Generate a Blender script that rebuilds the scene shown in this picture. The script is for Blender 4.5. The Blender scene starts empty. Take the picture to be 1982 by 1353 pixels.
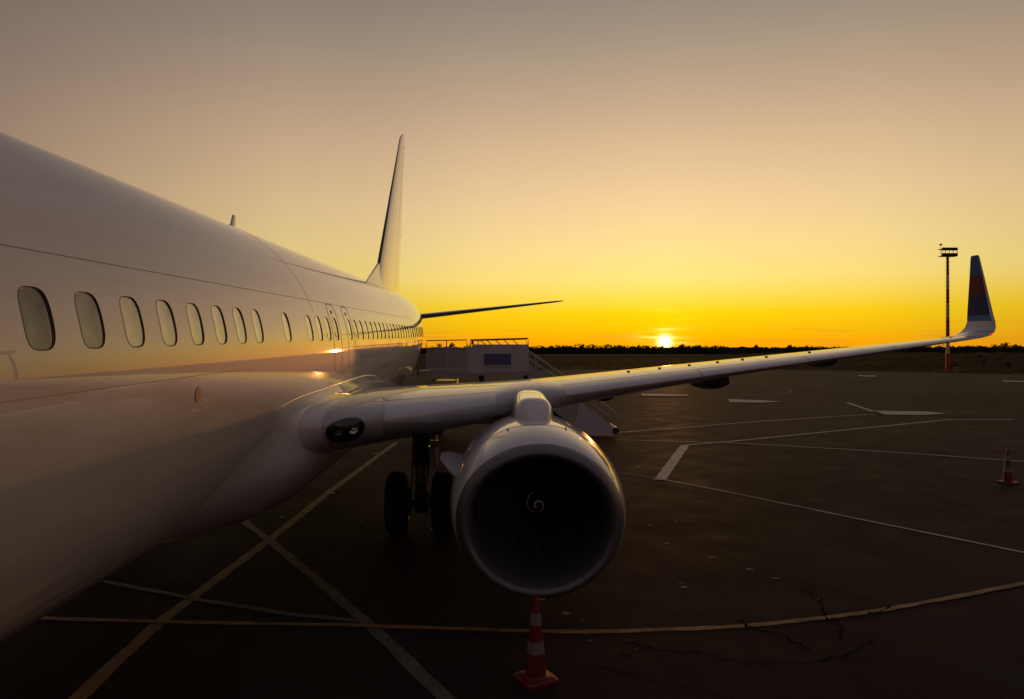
import bpy, math, random
from math import sin, cos, tan, pi, radians, sqrt, atan2, acos, asin, exp
from mathutils import Vector, Matrix

random.seed(7)
scene = bpy.context.scene
COL = scene.collection

# ------------------------------------------------------------------ camera
F_PX, W_PX, H_PX = 1430.0, 1982.0, 1353.0
CAM = Vector((4.28, 0.0, 3.30))
YAW, PITCH = radians(0.92), radians(0.14)
cam_d = bpy.data.cameras.new("camera")
cam_d.sensor_width = 36.0
cam_d.lens = 36.0 * F_PX / W_PX
cam_d.clip_start = 0.05
cam_d.clip_end = 12000.0
cam = bpy.data.objects.new("camera", cam_d)
cam.location = CAM
cam.rotation_euler = (pi / 2 + PITCH, 0.0, -YAW)
COL.objects.link(cam)
scene.camera = cam

# ------------------------------------------------------------------ sky, sun, exposure
SUN_AZ, SUN_EL = radians(12.6), radians(0.72)          # azimuth measured from +Y towards +X
SUN_DIR = Vector((sin(SUN_AZ) * cos(SUN_EL), cos(SUN_AZ) * cos(SUN_EL), sin(SUN_EL)))
SKY_STRENGTH = 0.015
SUN_STRENGTH = 0.4

scene.render.engine = 'CYCLES'
scene.cycles.use_denoising = True
scene.cycles.max_bounces = 6
scene.cycles.diffuse_bounces = 3
scene.cycles.glossy_bounces = 4
scene.cycles.sample_clamp_indirect = 6.0
scene.view_settings.view_transform = 'Standard'
scene.view_settings.look = 'None'
scene.view_settings.gamma = 1.0
scene.view_settings.use_curve_mapping = False
scene.view_settings.exposure = 0.0


def lin(r, g, b):
    def c(v):
        v /= 255.0
        return v / 12.92 if v <= 0.04045 else ((v + 0.055) / 1.055) ** 2.4
    return (c(r), c(g), c(b), 1.0)


def make_world():
    w = bpy.data.worlds.new("World")
    scene.world = w
    w.use_nodes = True
    nt = w.node_tree
    N, L = nt.nodes, nt.links
    N.clear()

    def nd(t, **kw):
        n = N.new(t)
        for k, v in kw.items():
            setattr(n, k, v)
        return n

    def M(op, a, b=None, c=None, clamp=False):
        n = nd('ShaderNodeMath', operation=op, use_clamp=clamp)
        for i, v in enumerate((a, b, c)):
            if v is None:
                continue
            if isinstance(v, (int, float)):
                n.inputs[i].default_value = v
            else:
                L.new(v, n.inputs[i])
        return n.outputs[0]

    def VM(op, a, b=None):
        n = nd('ShaderNodeVectorMath', operation=op)
        for i, v in enumerate((a, b)):
            if v is None:
                continue
            if isinstance(v, (tuple, Vector)):
                n.inputs[i].default_value = tuple(v)
            else:
                L.new(v, n.inputs[i])
        return n

    def ramp(fac, stops, interp='LINEAR'):
        n = nd('ShaderNodeValToRGB')
        cr = n.color_ramp
        cr.interpolation = interp
        stops = sorted(stops)
        cr.elements[0].position, cr.elements[0].color = stops[0]
        cr.elements[1].position, cr.elements[1].color = stops[-1]
        for p, c in stops[1:-1]:
            e = cr.elements.new(p)
            e.color = c
        L.new(fac, n.inputs[0])
        return n.outputs[0]

    def mix(fac, a, b, mode='MIX'):
        n = nd('ShaderNodeMix', data_type='RGBA', blend_type=mode)
        for s, v in ((0, fac), (6, a), (7, b)):
            if isinstance(v, (int, float)):
                n.inputs[s].default_value = v
            elif isinstance(v, tuple):
                n.inputs[s].default_value = v
            else:
                L.new(v, n.inputs[s])
        return n.outputs[2]

    tc = nd('ShaderNodeTexCoord')
    d = VM('NORMALIZE', tc.outputs['Generated']).outputs[0]
    sp = nd('ShaderNodeSeparateXYZ')
    L.new(d, sp.inputs[0])
    x, y, z = sp.outputs
    el = M('ARCSINE', z)                                            # radians
    t = M('POWER', M('MULTIPLY', M('MAXIMUM', el, 0.0), 2 / pi), 0.5)   # sqrt stretch towards the horizon

    def P(deg):
        return sqrt(max(deg, 0) / 90.0)
    sunward = [(P(0.0), lin(252, 156, 4)), (P(0.8), lin(254, 174, 0)), (P(1.6), lin(248, 190, 0)),
               (P(3.0), lin(249, 208, 8)), (P(4.0), lin(250, 217, 72)), (P(5.6), lin(251, 225, 124)),
               (P(8.0), lin(248, 219, 145)), (P(11.1), lin(239, 206, 152)), (P(14.9), lin(220, 187, 146)),
               (P(18.6), lin(194, 166, 136)), (P(22.0), lin(169, 149, 127)), (P(25.4), lin(146, 132, 118)),
               (P(32.0), lin(116, 107, 102)), (P(50.0), lin(100, 94, 97)), (P(90.0), lin(98, 95, 104))]
    away = [(P(0.0), lin(104, 52, 40)), (P(3.0), lin(114, 68, 56)), (P(7.0), lin(118, 80, 74)), (P(12.0), lin(110, 86, 83)),
            (P(25.0), lin(88, 79, 79)), (P(55.0), lin(92, 85, 94)), (P(90.0), lin(98, 95, 105))]
    c_sun = ramp(t, sunward)
    c_away = ramp(t, away)
    # angle between the azimuth of the direction and the sun's azimuth
    hl = M('SQRT', M('ADD', M('MULTIPLY', x, x), M('MULTIPLY', y, y)))
    dotp = M('DIVIDE', M('ADD', M('MULTIPLY', x, sin(SUN_AZ)), M('MULTIPLY', y, cos(SUN_AZ))), M('MAXIMUM', hl, 1e-4))
    daz = M('DIVIDE', M('ARCCOSINE', M('MINIMUM', M('MAXIMUM', dotp, -1.0), 1.0)), pi)   # 0..1
    g = lambda v: (v, v, v, 1)
    k = ramp(daz, [(0.0, g(0.0)), (14 / 180, g(0.09)), (22 / 180, g(0.24)), (29 / 180, g(0.30)), (38 / 180, g(0.52)), (46 / 180, g(0.72)),
                   (60 / 180, g(0.88)), (90 / 180, g(0.97)), (140 / 180, g(1.0)), (1.0, g(1.0))], 'LINEAR')
    base = mix(k, c_sun, c_away)

    # thin streaks of cloud low over the horizon
    az = M('ARCTAN2', x, y)
    cv = nd('ShaderNodeCombineXYZ')
    L.new(M('MULTIPLY', az, 5.0), cv.inputs[0])
    L.new(M('MULTIPLY', el, 95.0), cv.inputs[1])
    nz = nd('ShaderNodeTexNoise')
    nz.inputs['Scale'].default_value = 1.7
    nz.inputs['Detail'].default_value = 5.0
    nz.inputs['Roughness'].default_value = 0.55
    nz.inputs['Distortion'].default_value = 0.6
    L.new(cv.outputs[0], nz.inputs['Vector'])
    streak = M('MULTIPLY', M('SUBTRACT', nz.outputs[0], 0.53), 7.0, clamp=True)
    low = ramp(M('MULTIPLY', el, 20.0), [(0.0, g(0.6)), (0.25, g(1.0)), (0.5, g(0.75)), (0.85, g(0.0)), (1.0, g(0.0))])
    streak_f = M('MULTIPLY', M('MULTIPLY', streak, low), 0.42)
    base = mix(streak_f, base, mix(0.72, base, (0.36, 0.13, 0.035, 1)))

    # the sun itself, its aureole, and cloud lit by it
    ds = VM('DOT_PRODUCT', d, SUN_DIR).outputs['Value']
    ang = M('ARCCOSINE', M('MINIMUM', ds, 1.0))                     # radians
    def gauss(deg):
        q = M('DIVIDE', ang, radians(deg))
        return M('EXPONENT', M('MULTIPLY', M('MULTIPLY', q, q), -1.0))
    def add(colr, f, c):
        m = mix(1.0, (0, 0, 0, 1), c)
        s = nd('ShaderNodeVectorMath', operation='SCALE')
        s.inputs[0].default_value = c[:3]
        L.new(f, s.inputs['Scale'])
        a = nd('ShaderNodeVectorMath', operation='ADD')
        L.new(colr, a.inputs[0])
        L.new(s.outputs[0], a.inputs[1])
        return a.outputs[0]
    base = add(base, M('MULTIPLY', gauss(2.0), 0.16), (1.0, 0.55, 0.0, 1))
    base = add(base, M('MULTIPLY', M('MULTIPLY', gauss(1.7), streak), 1.2), (1.0, 0.75, 0.18, 1))
    base = add(base, M('MULTIPLY', gauss(0.46), 2.6), (1.0, 0.80, 0.30, 1))
    base = add(base, M('MULTIPLY', gauss(0.27), 14.0), (1.0, 0.62, 0.25, 1))

    sky = nd('ShaderNodeTexSky', sky_type='NISHITA')
    sky.sun_disc = False
    sky.sun_elevation = SUN_EL
    sky.sun_rotation = SUN_AZ
    sky.air_density = 1.0
    sky.dust_density = 2.0
    bg1 = nd('ShaderNodeBackground')
    L.new(sky.outputs[0], bg1.inputs[0])
    bg1.inputs[1].default_value = SKY_STRENGTH
    bg2 = nd('ShaderNodeBackground')
    L.new(base, bg2.inputs[0])
    bg2.inputs[1].default_value = 1.0
    ad = nd('ShaderNodeAddShader')
    L.new(bg1.outputs[0], ad.inputs[0])
    L.new(bg2.outputs[0], ad.inputs[1])
    out = nd('ShaderNodeOutputWorld')
    L.new(ad.outputs[0], out.inputs[0])
    w.cycles.sampling_method = 'MANUAL'
    w.cycles.sample_map_resolution = 2048


make_world()

sun_d = bpy.data.lights.new("sun", 'SUN')
sun_d.energy = SUN_STRENGTH
sun_d.angle = radians(0.5)
sun_d.color = (1.0, 0.36, 0.10)
sun = bpy.data.objects.new("sun", sun_d)
sun.rotation_euler = (-SUN_DIR).to_track_quat('-Z', 'Y').to_euler()
sun.location = (30, 120, 40)
COL.objects.link(sun)


# ------------------------------------------------------------------ helpers
class MB:
    """collects vertices and faces of ONE mesh object"""
    def __init__(self):
        self.v, self.f, self.m = [], [], []

    def add(self, verts, faces, mi=0):
        o = len(self.v)
        self.v += [tuple(p) for p in verts]
        self.f += [tuple(i + o for i in q) for q in faces]
        self.m += [mi] * len(faces)
        return o

    def loft(self, secs, closed=True, cap0=True, cap1=True, mi=0, mfun=None):
        n = len(secs[0])
        verts = [p for s in secs for p in s]
        faces, mats = [], []
        for i in range(len(secs) - 1):
            for j in range(n if closed else n - 1):
                k = (j + 1) % n
                faces.append((i * n + j, i * n + k, (i + 1) * n + k, (i + 1) * n + j))
                mats.append(mfun(i, j) if mfun else mi)
        if cap0:
            faces.append(tuple(range(n - 1, -1, -1))); mats.append(mfun(0, 0) if mfun else mi)
        if cap1:
            b = (len(secs) - 1) * n
            faces.append(tuple(range(b, b + n))); mats.append(mfun(len(secs) - 2, 0) if mfun else mi)
        o = len(self.v)
        self.v += [tuple(p) for p in verts]
        self.f += [tuple(i + o for i in q) for q in faces]
        self.m += mats

    def box(self, c, s, rot=None, mi=0, taper=1.0):
        hx, hy, hz = s[0] / 2, s[1] / 2, s[2] / 2
        vs = []
        for sz in (-1, 1):
            k = taper if sz > 0 else 1.0
            for sx, sy in ((-1, -1), (1, -1), (1, 1), (-1, 1)):
                p = Vector((sx * hx * k, sy * hy * k, sz * hz))
                if rot is not None:
                    p = rot @ p
                vs.append(p + Vector(c))
        self.add(vs, [(3, 2, 1, 0), (4, 5, 6, 7), (0, 1, 5, 4), (1, 2, 6, 5), (2, 3, 7, 6), (3, 0, 4, 7)], mi)

    def tube(self, pts, r, n=8, mi=0, caps=True):
        pts = [Vector(p) for p in pts]
        rs = r if isinstance(r, (list, tuple)) else [r] * len(pts)
        secs = []
        up = None
        for i, p in enumerate(pts):
            a = pts[max(i - 1, 0)]
            b = pts[min(i + 1, len(pts) - 1)]
            t = (b - a).normalized()
            if up is None:
                up = Vector((0, 0, 1)) if abs(t.z) < 0.9 else Vector((1, 0, 0))
            s = t.cross(up).normalized()
            up = s.cross(t).normalized()
            secs.append([p + (s * cos(2 * pi * k / n) + up * sin(2 * pi * k / n)) * rs[i] for k in range(n)])
        self.loft(secs, True, caps, caps, mi)

    def prism(self, poly, axis, d0, d1, mi=0):
        """poly in the two other axes, extruded along axis (0,1,2) from d0 to d1"""
        n = len(poly)
        def mk(p, d):
            q = list(p)
            q.insert(axis, d)
            return q
        vs = [mk(p, d0) for p in poly] + [mk(p, d1) for p in poly]
        fs = [tuple(range(n)), tuple(range(2 * n - 1, n - 1, -1))]
        for i in range(n):
            k = (i + 1) % n
            fs.append((i, i + n, k + n, k))
        self.add(vs, fs, mi)

    def build(self, name, mat, parent=None, smooth=35, loc=None, fix=True, merge=False):
        me = bpy.data.meshes.new(name)
        me.from_pydata(self.v, [], self.f)
        mats = mat if isinstance(mat, (list, tuple)) else [mat]
        for m_ in mats:
            me.materials.append(m_)
        if len(mats) > 1:
            me.polygons.foreach_set('material_index', self.m)
        if fix or merge:
            import bmesh
            bm = bmesh.new()
            bm.from_mesh(me)
            if merge:
                bmesh.ops.remove_doubles(bm, verts=bm.verts, dist=1e-5)
            if fix:
                bmesh.ops.recalc_face_normals(bm, faces=bm.faces)
            bm.to_mesh(me)
            bm.free()
        if smooth:
            me.polygons.foreach_set('use_smooth', [True] * len(me.polygons))
            me.set_sharp_from_angle(angle=radians(smooth))
        me.update()
        o = bpy.data.objects.new(name, me)
        COL.objects.link(o)
        if parent is not None:
            o.parent = parent
        if loc is not None:
            o.location = loc
        return o


def tag(o, label=None, cat=None, group=None, kind=None):
    if label: o['label'] = label
    if cat: o['category'] = cat
    if group: o['group'] = group
    if kind: o['kind'] = kind
    return o


def empty(name, loc=(0, 0, 0), rot=(0, 0, 0)):
    o = bpy.data.objects.new(name, None)
    o.location = loc
    o.rotation_euler = rot
    o.empty_display_size = 0.3
    COL.objects.link(o)
    return o


def curve1d(tab):
    """monotone cubic (PCHIP-like) interpolation of a table of (x, y)"""
    xs = [p[0] for p in tab]
    ys = [p[1] for p in tab]
    n = len(xs)
    d = [(ys[i + 1] - ys[i]) / (xs[i + 1] - xs[i]) for i in range(n - 1)]
    m = [d[0]] + [0.0 if d[i - 1] * d[i] <= 0 else 2 * d[i - 1] * d[i] / (d[i - 1] + d[i]) for i in range(1, n - 1)] + [d[-1]]
    def f(x):
        if x <= xs[0]: return ys[0]
        if x >= xs[-1]: return ys[-1]
        i = 0
        while x > xs[i + 1]: i += 1
        h = xs[i + 1] - xs[i]
        t = (x - xs[i]) / h
        return ((2 * t**3 - 3 * t**2 + 1) * ys[i] + (t**3 - 2 * t**2 + t) * h * m[i]
                + (-2 * t**3 + 3 * t**2) * ys[i + 1] + (t**3 - t**2) * h * m[i + 1])
    return f


def lerp1d(tab):
    def f(x):
        if x <= tab[0][0]: return tab[0][1]
        for (a, b), (c, d) in zip(tab, tab[1:]):
            if x <= c: return b + (d - b) * (x - a) / (c - a)
        return tab[-1][1]
    return f


# ------------------------------------------------------------------ materials
def new_mat(name):
    m = bpy.data.materials.new(name)
    m.use_nodes = True
    nt = m.node_tree
    return m, nt, nt.nodes['Principled BSDF']


def noise_node(nt, scale, detail=4, rough=0.55, stretch=None, coord='Object'):
    tc = nt.nodes.new('ShaderNodeTexCoord')
    src = tc.outputs[coord]
    if stretch:
        mp = nt.nodes.new('ShaderNodeMapping')
        mp.inputs['Scale'].default_value = stretch
        nt.links.new(src, mp.inputs[0])
        src = mp.outputs[0]
    n = nt.nodes.new('ShaderNodeTexNoise')
    n.inputs['Scale'].default_value = scale
    n.inputs['Detail'].default_value = detail
    n.inputs['Roughness'].default_value = rough
    nt.links.new(src, n.inputs['Vector'])
    return n.outputs[0]


def ramp_node(nt, fac, stops):
    r = nt.nodes.new('ShaderNodeValToRGB')
    cr = r.color_ramp
    cr.elements[0].position, cr.elements[0].color = stops[0]
    cr.elements[1].position, cr.elements[1].color = stops[-1]
    for p, c in stops[1:-1]:
        cr.elements.new(p).color = c
    nt.links.new(fac, r.inputs[0])
    return r.outputs[0]


def bump_node(nt, h, strength, dist, bs, prev=None, coat=False):
    b = nt.nodes.new('ShaderNodeBump')
    b.inputs['Strength'].default_value = strength
    b.inputs['Distance'].default_value = dist
    nt.links.new(h, b.inputs['Height'])
    if prev is not None:
        nt.links.new(prev, b.inputs['Normal'])
    nt.links.new(b.outputs[0], bs.inputs['Normal'])
    if coat:
        nt.links.new(b.outputs[0], bs.inputs['Coat Normal'])
    return b.outputs[0]


def mat(name, col, rough=0.5, metal=0.0, var=0.12, scale=6.0, coat=0.0, bump=0.0, bscale=40.0, spec=None, ior=None,
        rvar=0.0, stretch=None):
    m, nt, bs = new_mat(name)
    c = tuple(col)
    n = noise_node(nt, scale, 5, 0.6, stretch)
    lo = tuple(v * (1 - var) for v in c) + (1,)
    hi = tuple(min(1, v * (1 + var)) for v in c) + (1,)
    nt.links.new(ramp_node(nt, n, [(0.3, lo), (0.7, hi)]), bs.inputs['Base Color'])
    bs.inputs['Roughness'].default_value = rough
    if rvar:
        nt.links.new(ramp_node(nt, n, [(0.3, (rough - rvar,) * 3 + (1,)), (0.7, (rough + rvar,) * 3 + (1,))]), bs.inputs['Roughness'])
    bs.inputs['Metallic'].default_value = metal
    bs.inputs['Coat Weight'].default_value = coat
    bs.inputs['Coat Roughness'].default_value = 0.04
    if ior: bs.inputs['IOR'].default_value = ior
    if spec is not None: bs.inputs['Specular IOR Level'].default_value = spec
    if bump:
        bump_node(nt, noise_node(nt, bscale, 3), bump, 0.01, bs)
    return m


def paint_mat(name, col, wave=0.0, coat=1.0, rough=0.35):
    """glossy aircraft paint, a little grime in streaks, faint waviness of the skin"""
    m, nt, bs = new_mat(name)
    n1 = noise_node(nt, 1.1, 5, 0.6, (1.0, 0.25, 1.6))
    n2 = noise_node(nt, 9.0, 4, 0.6, (1.0, 0.12, 1.0))
    mx = nt.nodes.new('ShaderNodeMath'); mx.operation = 'MULTIPLY'
    nt.links.new(n1, mx.inputs[0]); nt.links.new(n2, mx.inputs[1])
    lo = tuple(v * 0.86 for v in col) + (1,)
    nt.links.new(ramp_node(nt, mx.outputs[0], [(0.12, lo), (0.36, tuple(col) + (1,))]), bs.inputs['Base Color'])
    bs.inputs['Roughness'].default_value = rough
    bs.inputs['Specular IOR Level'].default_value = 0.17
    bs.inputs['Coat Weight'].default_value = coat
    bs.inputs['Coat Roughness'].default_value = 0.014
    if wave:
        h = noise_node(nt, 1.0, 2, 0.5, (1.0, 0.9, 1.6))
        bump_node(nt, h, wave, 0.02, bs, coat=True)
    return m


def asphalt_mat():
    m, nt, bs = new_mat("asphalt")
    a = noise_node(nt, 0.07, 5, 0.6)
    b = noise_node(nt, 0.9, 6, 0.65)
    c = noise_node(nt, 60.0, 2, 0.5)
    ca = ramp_node(nt, a, [(0.35, (0.027, 0.0175, 0.0160, 1)), (0.65, (0.043, 0.0275, 0.025, 1))])
    cb = ramp_node(nt, b, [(0.3, (0.72, 0.72, 0.72, 1)), (0.55, (1, 1, 1, 1)), (0.8, (1.25, 1.22, 1.18, 1))])
    cc = ramp_node(nt, c, [(0.3, (0.6, 0.6, 0.6, 1)), (0.7, (1.3, 1.3, 1.3, 1))])
    def mul(p, q):
        x = nt.nodes.new('ShaderNodeMix'); x.data_type = 'RGBA'; x.blend_type = 'MULTIPLY'
        x.inputs[0].default_value = 1.0
        nt.links.new(p, x.inputs[6]); nt.links.new(q, x.inputs[7])
        return x.outputs[2]
    st = noise_node(nt, 0.30, 4, 0.6)
    tr = noise_node(nt, 0.55, 4, 0.6, (1.0, 0.10, 1.0))
    cs = ramp_node(nt, st, [(0.28, (0.55, 0.55, 0.55, 1)), (0.40, (1, 1, 1, 1)), (1.0, (1, 1, 1, 1))])
    ct = ramp_node(nt, tr, [(0.30, (0.70, 0.70, 0.70, 1)), (0.48, (1, 1, 1, 1)), (0.72, (1.15, 1.13, 1.1, 1))])
    nt.links.new(mul(mul(mul(mul(ca, cb), cc), cs), ct), bs.inputs['Base Color'])
    nt.links.new(ramp_node(nt, b, [(0.3, (0.62, 0.62, 0.62, 1)), (0.7, (0.82, 0.82, 0.82, 1))]), bs.inputs['Roughness'])
    bs.inputs['Specular IOR Level'].default_value = 0.025
    p = bump_node(nt, c, 0.25, 0.003, bs)
    bump_node(nt, b, 0.15, 0.015, bs, p)
    return m


def line_mat(name, col, wear):
    """road paint rubbed down to the asphalt in patches"""
    m, nt, bs = new_mat(name)
    a = noise_node(nt, 2.2, 6, 0.7)
    b = noise_node(nt, 28.0, 4, 0.7)
    ad = nt.nodes.new('ShaderNodeMath'); ad.operation = 'MULTIPLY_ADD'
    nt.links.new(b, ad.inputs[0]); ad.inputs[1].default_value = 0.6
    nt.links.new(a, ad.inputs[2])
    k = 0.8 - wear * 0.35
    # low values: worn
    col4 = tuple(col) + (1,)
    worn = (0.045, 0.04, 0.037, 1)
    nt.links.new(ramp_node(nt, ad.outputs[0], [(0.8 - 0.30 + wear * 0.2, worn), (0.8 - 0.12 + wear * 0.2, tuple(0.6 * v for v in col) + (1,)), (0.95, col4)]), bs.inputs['Base Color'])
    bs.inputs['Roughness'].default_value = 0.7
    bump_node(nt, b, 0.3, 0.004, bs)
    return m


def grass_mat():
    m, nt, bs = new_mat("dry_grass")
    a = noise_node(nt, 0.02, 6, 0.65, (1.0, 2.5, 1.0))
    b = noise_node(nt, 0.5, 5, 0.7)
    ca = ramp_node(nt, a, [(0.3, (0.030, 0.021, 0.010, 1)), (0.5, (0.048, 0.032, 0.014, 1)), (0.7, (0.075, 0.048, 0.022, 1))])
    cb = ramp_node(nt, b, [(0.3, (0.55, 0.55, 0.5, 1)), (0.7, (1.25, 1.2, 1.1, 1))])
    x = nt.nodes.new('ShaderNodeMix'); x.data_type = 'RGBA'; x.blend_type = 'MULTIPLY'
    x.inputs[0].default_value = 1.0
    nt.links.new(ca, x.inputs[6]); nt.links.new(cb, x.inputs[7])
    nt.links.new(x.outputs[2], bs.inputs['Base Color'])
    bs.inputs['Roughness'].default_value = 0.95
    bs.inputs['Specular IOR Level'].default_value = 0.01
    bump_node(nt, b, 0.4, 0.1, bs)
    return m


def emit_mat(name, col, s):
    m, nt, bs = new_mat(name)
    bs.inputs['Base Color'].default_value = tuple(col) + (1,)
    bs.inputs['Emission Color'].default_value = tuple(col) + (1,)
    bs.inputs['Emission Strength'].default_value = s
    return m


WHITE = paint_mat("white_aircraft_paint", (0.74, 0.73, 0.72), wave=0.022, coat=1.0, rough=0.5)
WHITE2 = paint_mat("white_cowl_paint", (0.74, 0.73, 0.72), wave=0.0, coat=1.0, rough=0.3)
WING_GREY = paint_mat("wing_grey_paint", (0.50, 0.50, 0.51), wave=0.03, coat=0.7, rough=0.32)
SLAT = mat("slat_metal", (0.62, 0.62, 0.64), 0.32, 0.55, 0.06, 3.0, coat=0.2, rvar=0.06)
FAIRING_GREY = mat("fairing_grey", (0.22, 0.20, 0.20), 0.5, 0.0, 0.15, 3.0, spec=0.2)
LIP = mat("inlet_lip_metal", (0.17, 0.165, 0.175), 0.42, 0.5, 0.08, 4.0, rvar=0.05)
LINER = mat("inlet_liner", (0.10, 0.10, 0.105), 0.45, 0.2, 0.1, 20.0)
BLADE = mat("fan_blade_titanium", (0.16, 0.15, 0.16), 0.35, 0.7, 0.15, 8.0)
BLACK = mat("black_composite", (0.012, 0.012, 0.013), 0.45, 0.0, 0.2)
SEAM = mat("seam_sealant", (0.30, 0.27, 0.27), 0.6, 0.0, 0.2, 20.0)
SEAM_D = mat("dark_sealant", (0.05, 0.045, 0.05), 0.6, 0.0, 0.25, 20.0)
FRAME = mat("window_seal", (0.09, 0.075, 0.07), 0.4, 0.0, 0.2, 30.0)
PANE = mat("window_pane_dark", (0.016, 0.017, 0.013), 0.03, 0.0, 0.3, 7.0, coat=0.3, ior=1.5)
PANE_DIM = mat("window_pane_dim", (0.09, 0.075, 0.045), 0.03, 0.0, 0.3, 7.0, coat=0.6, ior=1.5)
PANE_SHEEN = mat("window_pane_sky_sheen", (0.46, 0.36, 0.20), 0.03, 0.0, 0.2, 7.0, coat=1.0, ior=1.6)  # golden sky reflection painted into the base colour of the farther panes
RUBBER = mat("tyre_rubber", (0.015, 0.015, 0.015), 0.8, 0.0, 0.25, 12.0, bump=0.3)
STEEL = mat("gear_steel", (0.20, 0.20, 0.21), 0.38, 0.6, 0.2, 14.0)
CHROME = mat("polished_strut", (0.7, 0.7, 0.7), 0.12, 1.0, 0.05)
DARK_STEEL = mat("dark_steel", (0.05, 0.05, 0.055), 0.5, 0.4, 0.2, 10.0)
LENS = mat("dark_lens", (0.012, 0.012, 0.014), 0.04, 0.0, 0.1, 5.0, coat=1.0, ior=1.6)
MIRROR = mat("lamp_reflector", (0.55, 0.55, 0.56), 0.18, 1.0, 0.1)
RED_PAINT = mat("red_paint", (0.42, 0.020, 0.018), 0.5, 0.0, 0.2, 3.0)
POLE_WHITE = mat("pole_white_paint", (0.62, 0.60, 0.58), 0.5, 0.0, 0.12, 3.0)
CONE_RED = mat("cone_red_plastic", (0.16, 0.008, 0.010), 0.45, 0.0, 0.2, 9.0)
CONE_WHITE = mat("cone_white_sleeve", (0.22, 0.19, 0.19), 0.4, 0.0, 0.15, 14.0)
STAIR_WHITE = mat("stair_white_panel", (0.58, 0.57, 0.60), 0.45, 0.0, 0.1, 2.0, coat=0.2)
STAIR_GREY = mat("stair_grey_panel", (0.42, 0.40, 0.41), 0.5, 0.0, 0.12, 2.0)
STAIR_RAIL = mat("stair_rail_metal", (0.55, 0.52, 0.50), 0.35, 0.7, 0.1)
RAIL_RED = mat("rail_red_paint", (0.40, 0.03, 0.03), 0.45, 0.0, 0.15)
SIGN_BLUE = mat("sign_blue", (0.10, 0.10, 0.24), 0.5, 0.0, 0.1, 12.0)
SIGN_PALE = mat("sign_lettering", (0.14, 0.14, 0.27), 0.5, 0.0, 0.1, 12.0)
CAB_CREAM = mat("cab_cream_paint", (0.62, 0.55, 0.42), 0.3, 0.0, 0.1, 3.0, coat=0.6)
ASPHALT = asphalt_mat()
GRASS = grass_mat()
PAINT_Y = line_mat("worn_yellow_paint", (0.30, 0.17, 0.065), 0.4)
PAINT_W = line_mat("worn_white_paint", (0.50, 0.46, 0.42), 0.1)
PAINT_F = line_mat("faded_white_paint", (0.12, 0.10, 0.094), 0.6)
TAR = mat("crack_tar", (0.017, 0.013, 0.012), 0.9, 0.0, 0.3, 9.0, spec=0.0)
CHIP = mat("pale_chip", (0.26, 0.22, 0.20), 0.7, 0.0, 0.2, 9.0)
CONCRETE = mat("runway_concrete", (0.26, 0.21, 0.16), 0.85, 0.0, 0.15, 0.05)
LEAF = mat("dark_foliage", (0.035, 0.030, 0.014), 0.8, 0.0, 0.35, 0.3, spec=0.1)
SCRUB = mat("dry_scrub", (0.075, 0.052, 0.026), 0.9, 0.0, 0.35, 0.3, spec=0.05)
LEAF2 = mat("brown_foliage", (0.055, 0.030, 0.018), 0.8, 0.0, 0.35, 1.0, spec=0.1)
BARK = mat("bark", (0.05, 0.035, 0.025), 0.9, 0.0, 0.3, 3.0)
WL_TOP = paint_mat("winglet_slate_blue", (0.05, 0.10, 0.30), coat=0.0, rough=0.6)
WL_RED = paint_mat("winglet_red", (0.12, 0.008, 0.03), coat=0.0, rough=0.6)
WL_NAVY = paint_mat("winglet_navy", (0.02, 0.022, 0.11), coat=0.0, rough=0.6)
WL_BLUE = paint_mat("winglet_sky_blue", (0.06, 0.20, 0.45), coat=0.0, rough=0.6)
NAV_RED = emit_mat("port_navigation_lamp", (1.0, 0.004, 0.006), 2.2)


# ------------------------------------------------------------------ ground helpers
_cy, _sy, _cp, _sp = cos(YAW), sin(YAW), cos(PITCH), sin(PITCH)


def ray(px, py):
    r, f, u = (px - 991.0) / F_PX, 1.0, -(py - 676.5) / F_PX
    f, u = f * _cp - u * _sp, f * _sp + u * _cp
    return Vector((r * _cy + f * _sy, -r * _sy + f * _cy, u))


def gp(px, py, z=0.0):
    d = ray(px, py)
    s = (z - CAM.z) / d.z
    return CAM + d * s


def at(px, py, Y):
    d = ray(px, py)
    return CAM + d * (Y / d.y)


# ------------------------------------------------------------------ terrain
def bank_h(x, y):
    """low overgrown bank beyond the apron to the right, flat field elsewhere"""
    a = min(1.0, max(0.0, (x - 55 + (y - 150) * -0.25) / 60.0))
    a = a * a * (3 - 2 * a)
    b = min(1.0, max(0.0, (y - 140 + (x - 80) * 0.5) / 70.0))
    b = b * b * (3 - 2 * b)
    c = min(1.0, max(0.0, (760 - y) / 250.0))
    n = 0.35 * sin(x * 0.071 + 1.3) * cos(y * 0.05) + 0.22 * sin(x * 0.19 + y * 0.11)
    return -0.06 + a * b * c * (2.35 + n)


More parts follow.
